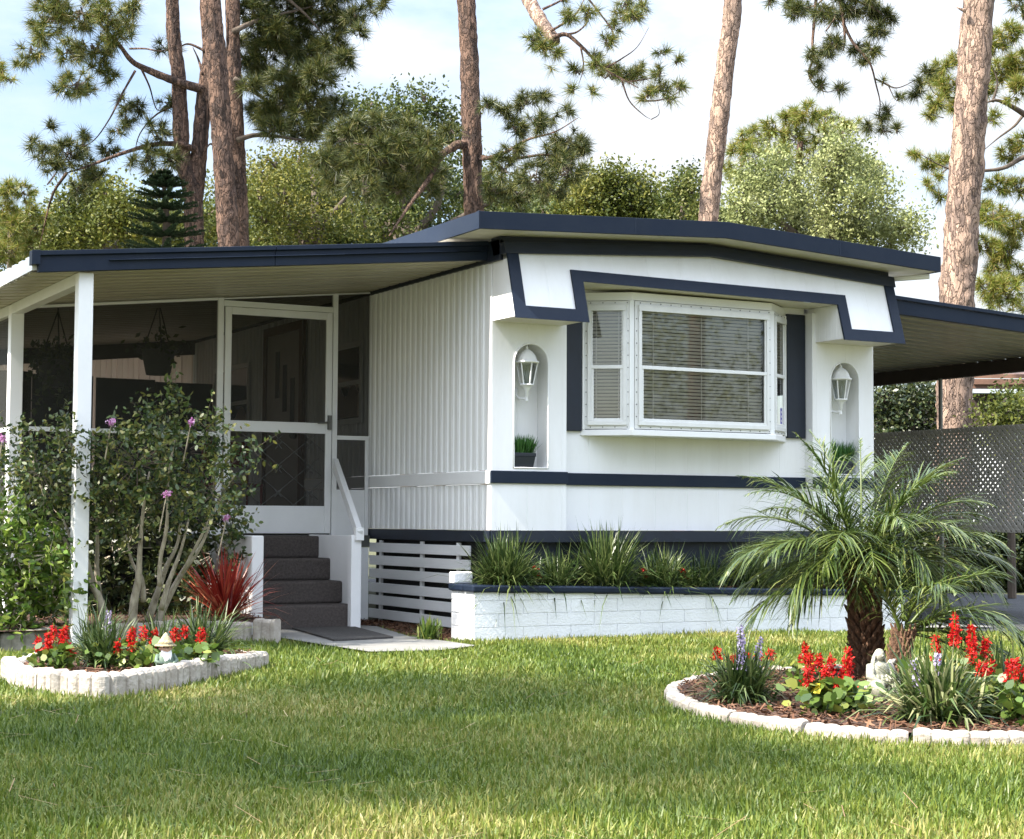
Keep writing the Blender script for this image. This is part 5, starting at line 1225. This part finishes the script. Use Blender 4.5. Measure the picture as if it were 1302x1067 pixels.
# bright pine at the right border
H_ = pine('bright yellow green pine at the right border of the view', 34, [(1345, 420), (1342, 300), (1338, 150), (1335, 0), (1332, -120)], 30, 20, BARK)
for pts, r0, r1, dj in (([(1340, 172), (1302, 145), (1270, 128), (1250, 132)], .08, .03, -1), ([(1340, 190), (1302, 200), (1275, 214), (1240, 217), (1205, 214), (1170, 196)], .06, .02, -1), ([(1302, 145), (1290, 160), (1270, 175), (1252, 190)], .035, .02, -.5), ([(1262, 130), (1268, 105), (1260, 80)], .03, .015, 0), ([(1250, 132), (1215, 125), (1190, 120), (1180, 105)], .03, .012, -.5), ([(1205, 214), (1190, 228), (1195, 242)], .015, .01, 0), ([(1200, 150), (1180, 145)], .012, .01, 0)):
    branch(H_, pts, 34, r0, r1, BARKD, dj)
pine_crown(H_, [(1185, 100, 10, 6), (1198, 85, 10, 6), (1215, 75, 8, 5), (1190, 130, 10, 6), (1205, 110, 14, 10), (1218, 135, 12, 8), (1180, 145, 7, 3), (1165, 195, 7, 4), (1180, 208, 8, 5), (1197, 205, 9, 6), (1178, 235, 6, 3), (1195, 248, 6, 3), (1195, 225, 6, 2), (1265, 55, 16, 12), (1285, 40, 14, 10), (1270, 90, 18, 16), (1295, 80, 18, 16), (1255, 115, 10, 6), (1290, 115, 16, 12), (1262, 150, 9, 4), (1298, 180, 14, 8), (1280, 195, 12, 7), (1268, 235, 12, 8), (1295, 240, 14, 10), (1262, 275, 18, 16), (1290, 285, 18, 16), (1255, 310, 14, 10), (1285, 320, 18, 14), (1265, 340, 18, 14), (1298, 350, 16, 12), (1250, 262, 10, 6), (1280, 370, 22, 18), (1255, 365, 14, 8), (1302, 390, 16, 8), (1260, 385, 14, 8)], 34, PINE_B, .26, 44, .018, 1.7, .8)
# far left tufts of a pine beyond the border
I_ = pine('pine whose yellow green tufts poke in at the upper left border', 24, [(-60, 420), (-58, 200), (-55, 60), (-52, -60)], 26, 20, BARK)
branch(I_, [(-56, 130), (-30, 105), (-8, 92)], 24, .05, .02, BARKD)
pine_crown(I_, [(2, 90, 10, 7), (12, 100, 7, 3), (-15, 85, 16, 8), (-30, 110, 20, 12)], 24, PINE_B, .2, 42, .012, 1.2, .3)
# big bright pine top and silver tree behind the roof, right
J_ = pine('rounded bright green pine top behind the silvery tree', 46, [(1010, 330), (1012, 270), (1015, 220), (1018, 180)], 16, 8, BARK)
pine_crown(J_, [(1000, 150, 16, 14), (1025, 145, 16, 14), (1050, 152, 14, 10), (985, 160, 14, 10), (965, 170, 14, 9), (1010, 175, 22, 18), (1045, 175, 18, 14), (1070, 165, 12, 7), (1085, 160, 8, 4), (945, 178, 12, 8), (935, 190, 10, 6), (955, 200, 18, 12), (990, 200, 20, 14), (1030, 205, 20, 14), (925, 215, 8, 5), (940, 230, 14, 8), (1080, 195, 14, 8), (970, 235, 16, 8), (1110, 210, 10, 5), (1122, 225, 7, 3)], 46, PINE_B, .32, 40, .024, 1.5, 1.2)
def leafcrown(t, blobs, d0, mat, lsz, dens, dj=1.2, sig=.22, name='crown', wood=BARKD, asp=.55):
    """blobs (px, py, r_px): leaf clusters spread through each blob with gaps between"""
    A = []; b = MB()
    for (px, py, rp) in blobs:
        c = at(px, py, d0+random.uniform(-dj, dj)); r = rp*d0/FPX; n = max(5, int(dens*(r/.5)**2*4.4))
        for k in range(n):
            v = rng.normal(0, 1, 3); v /= np.linalg.norm(v); q = c+v*r*rng.uniform(.1, 1.0)**.55
            m = int(rng.uniform(34, 70)); A.append(q+rng.normal(0, sig, (m, 3))*np.array([1, 1, .75]))
            if k % 3 == 0: b.tube([c+np.array([0, 0, -r*.5]), (c+q)/2, q], [.03, .02, .008], 4, False)
    npmesh(name, leaves(np.concatenate(A), lsz*.78, .5, asp), 4, mat, t, extra=(b, wood))
def broad(label, d, foot_px, limbs, blobs, mat, lsz=.13, dens=10, sig=.22, wood=BARKD, name='broadleaf_tree', r0=.14):
    f = root_of(foot_px, d); t = tag(empty(name, f), label, 'tree', TREES)
    y0 = limbs[0][0][1] if limbs else 300
    trunk_part(t, [f-np.array([0, 0, .2]), at(foot_px, 420, d), at(*limbs[0][0], d)], r0*1.3, r0, wood, 'trunk', 12, d)
    for l in limbs: trunk_part(t, [at(x, y, d+.3*i) for i, (x, y) in enumerate(l)], r0*.75, r0*.2, wood, 'limb', 8, random.random()*9, .12)
    leafcrown(t, blobs, d, mat, lsz, dens, sig=sig, wood=wood)
    return t
K_ = broad('silvery green feathery tree with a pointed top behind the right half of the roof', 37, 1040, [[(1040, 330), (1050, 270), (1068, 190)], [(1040, 320), (990, 280), (960, 250)], [(1045, 310), (1100, 280), (1135, 262)], [(1040, 325), (1080, 300), (1150, 290)]],
           [(1072, 172, 12), (1068, 195, 18), (1050, 215, 18), (1085, 215, 20), (1105, 225, 16), (1060, 240, 24), (1095, 250, 22), (1120, 240, 12), (985, 205, 16), (970, 225, 20), (950, 240, 18), (1000, 235, 20), (1020, 255, 22), (980, 260, 24), (945, 265, 20), (1050, 275, 26), (1090, 285, 24), (1125, 275, 18), (1145, 285, 14), (1010, 285, 24), (965, 290, 22), (1130, 305, 18), (1155, 295, 12), (1165, 272, 8), (1100, 310, 22), (1160, 310, 8), (935, 285, 14), (1060, 305, 22), (1020, 310, 20)], LEAF_S, .11, 13, .20)
broad('yellow green tree right of the straight pine trunk behind the roof ridge', 42, 780, [[(780, 320), (775, 270), (770, 235)], [(780, 300), (740, 270)], [(782, 300), (830, 262)]],
      [(760, 230, 16), (785, 228, 16), (810, 238, 16), (735, 238, 14), (715, 250, 14), (745, 258, 18), (775, 258, 20), (805, 262, 18), (830, 262, 14), (700, 268, 12), (725, 275, 16), (760, 282, 18), (800, 285, 18), (835, 282, 16), (820, 245, 10), (695, 285, 12)], LEAF_Y, .14, 13, .24)
broad('small darker leafy tree left of the thin pinkish pine trunk', 40, 868, [[(868, 320), (868, 270), (872, 230)]], [(872, 222, 10), (862, 238, 14), (880, 240, 12), (850, 255, 14), (872, 262, 16), (890, 262, 10), (855, 280, 14), (885, 285, 14), (905, 270, 10), (920, 285, 12)], LEAF_G, .13, 12, .2)
broad('tall olive tree with upright leafy twigs between the left pines and the straight pine', 36, 520, [[(520, 330), (515, 270), (500, 200), (495, 150)], [(520, 310), (560, 250), (560, 180)], [(515, 300), (470, 260), (455, 210)], [(518, 320), (580, 280), (640, 250)], [(505, 310), (490, 280), (530, 250)]],
      [(472, 130, 10), (508, 128, 12), (540, 125, 10), (555, 140, 14), (525, 145, 16), (490, 148, 16), (458, 142, 12), (440, 130, 8), (575, 150, 10), (570, 175, 16), (540, 178, 18), (500, 185, 20), (460, 180, 18), (585, 200, 10), (560, 215, 16), (520, 225, 18), (480, 230, 18), (450, 225, 14), (430, 250, 16), (470, 270, 16), (510, 275, 14), (560, 265, 16), (580, 245, 12), (630, 255, 16), (665, 265, 16), (690, 270, 12), (640, 280, 14), (600, 280, 12), (540, 295, 14), (490, 300, 12)], LEAF_G, .12, 11, .2)
broad('sunlit small leaved tree behind the porch roof right of the twin pine trunks', 33, 400, [[(400, 330), (410, 290), (440, 250)], [(395, 320), (360, 270), (350, 230)], [(400, 310), (400, 250), (395, 210)]],
      [(350, 205, 14), (380, 200, 14), (410, 205, 12), (340, 225, 16), (370, 225, 18), (400, 230, 18), (330, 245, 16), (360, 250, 20), (395, 258, 18), (425, 262, 14), (335, 275, 18), (370, 282, 20), (410, 285, 18), (440, 290, 14), (330, 300, 14), (465, 285, 12), (360, 305, 16), (450, 270, 12), (325, 215, 10)], LEAF_Y, .10, 13, .2)
broad('yellowish leafy tree low behind the left part of the porch roof', 38, 140, [[(140, 330), (130, 290), (120, 260)], [(142, 320), (180, 280)]],
      [(110, 245, 14), (135, 242, 16), (85, 262, 16), (115, 268, 20), (150, 262, 18), (175, 258, 12), (75, 285, 16), (105, 292, 20), (140, 290, 20), (175, 285, 18), (200, 275, 12), (70, 305, 14), (120, 310, 16), (165, 308, 16), (195, 300, 14), (220, 295, 14), (240, 280, 10), (265, 270, 12), (270, 295, 14), (320, 260, 12), (275, 240, 10), (60, 320, 10)], LEAF_Y, .13, 13, .24)
random.seed(21)
for cx_, wd_, top_, lab in ((395, 60, 200, 'far dark green tree between the sunlit tree and the tall olive tree'), (700, 60, 225, 'far green tree behind the outer right branches of the straight pine'), (30, 70, 262, 'far green tree filling the gap above the porch roof at the left'), (190, 80, 250, 'far green tree behind the norfolk pine'), (330, 80, 215, 'far dark green tree behind the sunlit small leaved tree'), (440, 80, 190, 'far dark green tree behind the left side of the tall olive tree'),
                           (560, 80, 190, 'far dark green tree behind the straight pine trunk'), (655, 80, 215, 'far green tree behind the right branches of the straight pine'), (760, 80, 246, 'far green tree behind the yellow green tree'), (870, 70, 250, 'far green tree behind the small darker leafy tree')):
    bl = []
    for k_ in range(20):
        x_ = cx_+random.uniform(-1, 1)*wd_*.8; f_ = abs(x_-cx_)/wd_; y_ = random.uniform(top_+18+45*f_*f_, 322); bl.append((x_, y_, random.uniform(13, 22)))
    broad(lab, 50+random.uniform(-2, 4), cx_, [[(cx_, 340), (cx_+random.uniform(-8, 8), top_+40)]], bl, LEAF_G, .16, 6.0, .3)
I2 = pine('bushy pine at the left border just above the porch roof corner', 36, [(15, 420), (14, 330), (14, 280)], 16, 8, BARKD)
pine_crown(I2, [(10, 240, 14, 10), (30, 245, 12, 8), (5, 265, 16, 12), (35, 268, 14, 10), (15, 290, 18, 14), (45, 290, 14, 9), (10, 318, 18, 12), (40, 315, 14, 8), (55, 275, 8, 4), (-15, 280, 20, 14), (-20, 320, 22, 14), (25, 340, 16, 8), (-5, 350, 16, 8)], 36, PINE_B, .26, 40, .018, 1.5, .8)
# norfolk pine: flat tiers of dark combs
nf = tag(empty('norfolk_pine', root_of(212, 27)), 'dark norfolk pine with flat comb like tiers behind the forked pine trunk', 'conifer', TREES)
trunk_part(nf, [root_of(212, 27), at(212, 330, 27), at(210, 262, 27), at(207, 215, 27)], .10, .02, BARKD, n=8)
V = []
for i, (yy, rr) in enumerate(((222, 8), (230, 18), (238, 28), (252, 36), (267, 42), (284, 46), (302, 50), (322, 54), (345, 56))):
    c = at(209, yy, 27); r = rr*27/FPX
    for k in range(11):
        a = k*2*math.pi/11+i*.4; d = np.array([math.cos(a), math.sin(a), .12]); n_ = int(r/.012)+6
        s = np.linspace(.08, 1, n_); B = c+d*r*s[:, None]+np.array([0, 0, 1.0])*(.05*s[:, None]**2*r)
        for sg in (1, -1, 0):
            sd_ = unit(np.array([-d[1]*sg, d[0]*sg, .45])[None]+rng.normal(0, .25, (n_, 3))+d*.5)
            V.append(blades(B, sd_, .10*np.ones(n_)*(1.1-s*.5), np.full(n_, .03), np.zeros(n_)))
npmesh('crown', np.concatenate(V), 5, LEAF_N, nf)
# hedge and shrub beyond the lattice
hb = tag(empty('dark_hedge', root_of(1165, 23)), 'dark round hedge behind the lattice left of the thick pine trunk', 'hedge')
leafcrown(hb, [(x, y, r) for x, y, r in ((1125, 510, 26), (1155, 505, 26), (1185, 508, 22), (1210, 520, 16), (1130, 545, 26), (1165, 550, 28), (1200, 555, 22), (1120, 590, 30), (1160, 600, 30), (1200, 610, 26), (1225, 570, 12))], 23, LEAF_D, .085, 22, .5, .12)
MB().tube([root_of(1165, 23), at(1165, 600, 23), at(1160, 540, 23)], [.09, .07, .03], 8).build('trunk', BARKD, hb)
hs = tag(empty('bright_shrub', root_of(1285, 20)), 'light green shrub in front of the brown roofed house at the right', 'shrub')
leafcrown(hs, [(1275, 510, 10), (1265, 525, 12), (1290, 520, 14), (1302, 505, 12), (1255, 540, 12), (1285, 545, 16), (1310, 530, 20), (1270, 570, 14), (1300, 575, 18)], 20, LEAF_Y, .075, 18, .4, .12)
MB().tube([root_of(1285, 20), at(1285, 600, 20), at(1285, 545, 20)], [.05, .04, .02], 8).build('trunk', BARKD, hs)
lo = tag(empty('low_hedge', root_of(1230, 21)), 'low dark planting under the lattice along the carport edge', 'hedge')
leafcrown(lo, [(x, y, 20) for x in range(1100, 1360, 24) for y in (690, 715, 745)]+[(1215, 600, 16), (1225, 640, 16), (1280, 570, 16), (1300, 600, 18), (1285, 630, 18), (1310, 650, 18), (1270, 660, 14), (1130, 640, 20), (1145, 590, 18), (1195, 665, 14)], 22.0, LEAF_D, .09, 30, .4, .12)

# ------------------------------------------------------------------ neighbour house at the right
p = at(1236, 500, 25); q = at(1420, 500, 25)
ex = unit((q-p)[None]*np.array([1, 1, 0]))[0]; ey = np.array([-ex[1], ex[0], 0]); zz = np.array([0, 0, 1.0])
o0 = np.array([p[0], p[1], G])
nh = tag(empty('neighbour_house', o0), 'neighbouring house with a brown eave and white lower wall behind the lattice', 'house')
def hz(py): return at(1260, py, 25)[2]-G
MB().obox(o0, ex, ey, zz, -.8, 8, .5, 6, 0, hz(540)).build('wall', WHITE, nh)
MB().obox(o0, ex, ey, zz, -.8, 8, .45, 6, hz(540)+.002, hz(497)).build('upper_wall', BROWND, nh)
MB().obox(o0, ex, ey, zz, .0, 8.4, .0, .10, hz(494), hz(482)).obox(o0, ex, ey, zz, .02, 8.4, -.04, -.002, hz(489), hz(482)).build('eave', BROWN, nh)
MB().prism([o0+ex*-0.1+zz*hz(481), o0+ex*8.5+zz*hz(481), o0+ex*8.5+ey*4+zz*(hz(481)+.5), o0+ex*-0.1+ey*4+zz*(hz(481)+.5)], (0, 0, .06)).build('roof', BROWN, nh)
wf = MB().obox(o0, ex, ey, zz, 1.0, 2.0, .46, .498, hz(620), hz(556)).build('window', ALU, nh)
# ------------------------------------------------------------------ lawn
def excl(X, Y):
    m = inpoly(X, Y, smoothpoly(LBP)) | inpoly(X, Y, smoothpoly(RBP)) | inpoly(X, Y, PATH)
    m |= (X > PX0-.0) & (X < PX1+.0) & (Y > PY) | (X > -.36) & (X < 3.7) & (Y > -.2)
    m |= inpoly(X, Y, MBED) | inpoly(X, Y, [(3.72, -.88), (9.4, -3.5), (9.4, 12), (3.72, 12)])
    m |= (X > -4.9) & (X < -1.45) & (Y > .24) | (X < -3.2) & (Y > .0) | (X > -1.6) & (X < -.5) & (Y > .9)
    return m
def lawn(n, d0, d1, hmul, wmul, margin):
    u1, u2 = rng.uniform(0, 1, n), rng.uniform(-1, 1, n)
    d = np.sqrt(d0*d0+(d1*d1-d0*d0)*u1); lat = u2*(d*.30+margin)
    f2 = np.array([_F[0], _F[1]])/math.cos(PIT); r2 = np.array([_r[0], _r[1]])
    X = CAM[0]+f2[0]*d+r2[0]*lat; Y = CAM[1]+f2[1]*d+r2[1]*lat
    k = ~excl(X, Y); X, Y = X[k], Y[k]; n = len(X)
    B = np.stack([X, Y, np.full(n, G-.012)], 1)
    cl = np.array([mnoise.noise((x*1.7, y*1.7, 0)) for x, y in zip(X[::1], Y[::1])]) if n < 500000 else 0
    h = (.058+.022*cl)*rng.uniform(.45, 1.35, n)*hmul
    a = rng.uniform(0, 6.283, n); el = np.clip(rng.normal(1.02, .34, n), .2, 1.5)
    D_ = np.stack([np.cos(a)*np.cos(el), np.sin(a)*np.cos(el), np.sin(el)], 1)
    return blades(B, D_, h, .0058*rng.uniform(.6, 1.3, n)*wmul, rng.uniform(.05, .45, n))
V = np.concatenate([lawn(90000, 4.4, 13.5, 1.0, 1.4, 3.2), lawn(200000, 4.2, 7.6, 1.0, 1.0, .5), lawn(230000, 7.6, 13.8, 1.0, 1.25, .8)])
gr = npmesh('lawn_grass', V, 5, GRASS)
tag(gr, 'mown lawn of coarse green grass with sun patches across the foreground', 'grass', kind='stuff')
n = 260
d = np.sqrt(rng.uniform(4.4**2, 11**2, n)); lat = rng.uniform(-1, 1, n)*d*.3
X = CAM[0]+math.sin(YAW)*d+math.cos(YAW)*lat; Y = CAM[1]+math.cos(YAW)*d-math.sin(YAW)*lat
k = ~excl(X, Y); X, Y = X[k], Y[k]; n = len(X)
a = rng.uniform(0, 6.28, n); dd = np.stack([np.cos(a), np.sin(a), rng.normal(0, .18, n)], 1); ss = np.stack([-np.sin(a), np.cos(a), np.zeros(n)], 1)*.0012
C = np.stack([X, Y, G+rng.uniform(.02, .05, n)], 1); L = rng.uniform(.025, .075, n)[:, None]
dn = npmesh('fallen_needles', np.stack([C-dd*L-ss, C+dd*L-ss, C+dd*L+ss, C-dd*L+ss], 1), 4, DRY)
tag(dn, 'brown fallen pine needles scattered over the lawn', 'pine needles', kind='stuff')

# ------------------------------------------------------------------ trees beside and behind the viewpoint: they shade the lawn and mirror in the window
def side_tree(x, y, h, r, n, label, mat, seed, kind='leaf'):
    t = tag(empty('shade_tree' if kind == 'leaf' else 'pine_tree', (x, y, G)), label, 'tree', 'trees around the lawn outside the view')
    b = MB(); barktube(b, [(x, y, -.2), (x+.1, y, h*.5), (x-.1, y+.1, h)], .2, .09, 12, 8, .08, seed); b.build('trunk', BARK, t, True)
    A = []
    lr = np.random.default_rng(seed)
    if kind == 'leaf':
        for k in range(n):
            v = lr.normal(0, 1, 3); v /= np.linalg.norm(v); q = np.array([x, y, h])+v*np.array([r, r, r*.6])*lr.uniform(.1, 1)**.5
            A.append(q+lr.normal(0, .34, (40, 3)))
        npmesh('crown', leaves(np.concatenate(A), .17, .5, .55), 4, mat, t)
    else:
        P_ = np.array([x, y, h])+unit(lr.normal(0, 1, (n, 3)))*np.array([r, r, r*.6])*(lr.uniform(.1, 1, n)**.5)[:, None]
        npmesh('crown', tufts(P_, unit(lr.normal(0, 1, (n, 3))+np.array([0, 0, .5])), .30, 40, .022), 3, mat, t)
SHADE = [(310, 930, 1.2, 80, 11.0, 'round leafy tree left of the lawn'), (50, 1000, .9, 50, 13.5, 'taller leafy tree left of and behind the viewpoint'), (690, 975, .75, 34, 15.5, 'tallest thin leafy tree left of the lawn'),
         (560, 880, .75, 36, 12.2, 'small crowned tree left of the flower beds'), (430, 812, .8, 26, 13.0, 'leafy tree left of the porch path'), (800, 900, .5, 12, 16.5, 'slender tree far left of the lawn')]
for i, (px, py, r, n, h, lab) in enumerate(SHADE):
    T_ = gnd(px, py)+np.array(tosun)*((h-G)/tosun[2]); x, y = T_[0], T_[1]
    side_tree(x, y, h, r, n, lab+' outside the view', LEAF_G, 50+i)
side_tree(10.5, -17.0, 10, 3.0, 260, 'pine across the street whose trunk mirrors in the bay window', PINE_M, 71, 'pine')
side_tree(12.6, -16.0, 11, 3.0, 220, 'second pine across the street that mirrors in the bay window', PINE_M, 72, 'pine')
side_tree(17.5, -27.0, 5.0, 5.0, 190, 'broad tree across the street that mirrors in the bay window', LEAF_Y, 73)
side_tree(6.5, -27.0, 4.5, 4.6, 190, 'broad tree across the street behind the viewpoint', LEAF_G, 74)
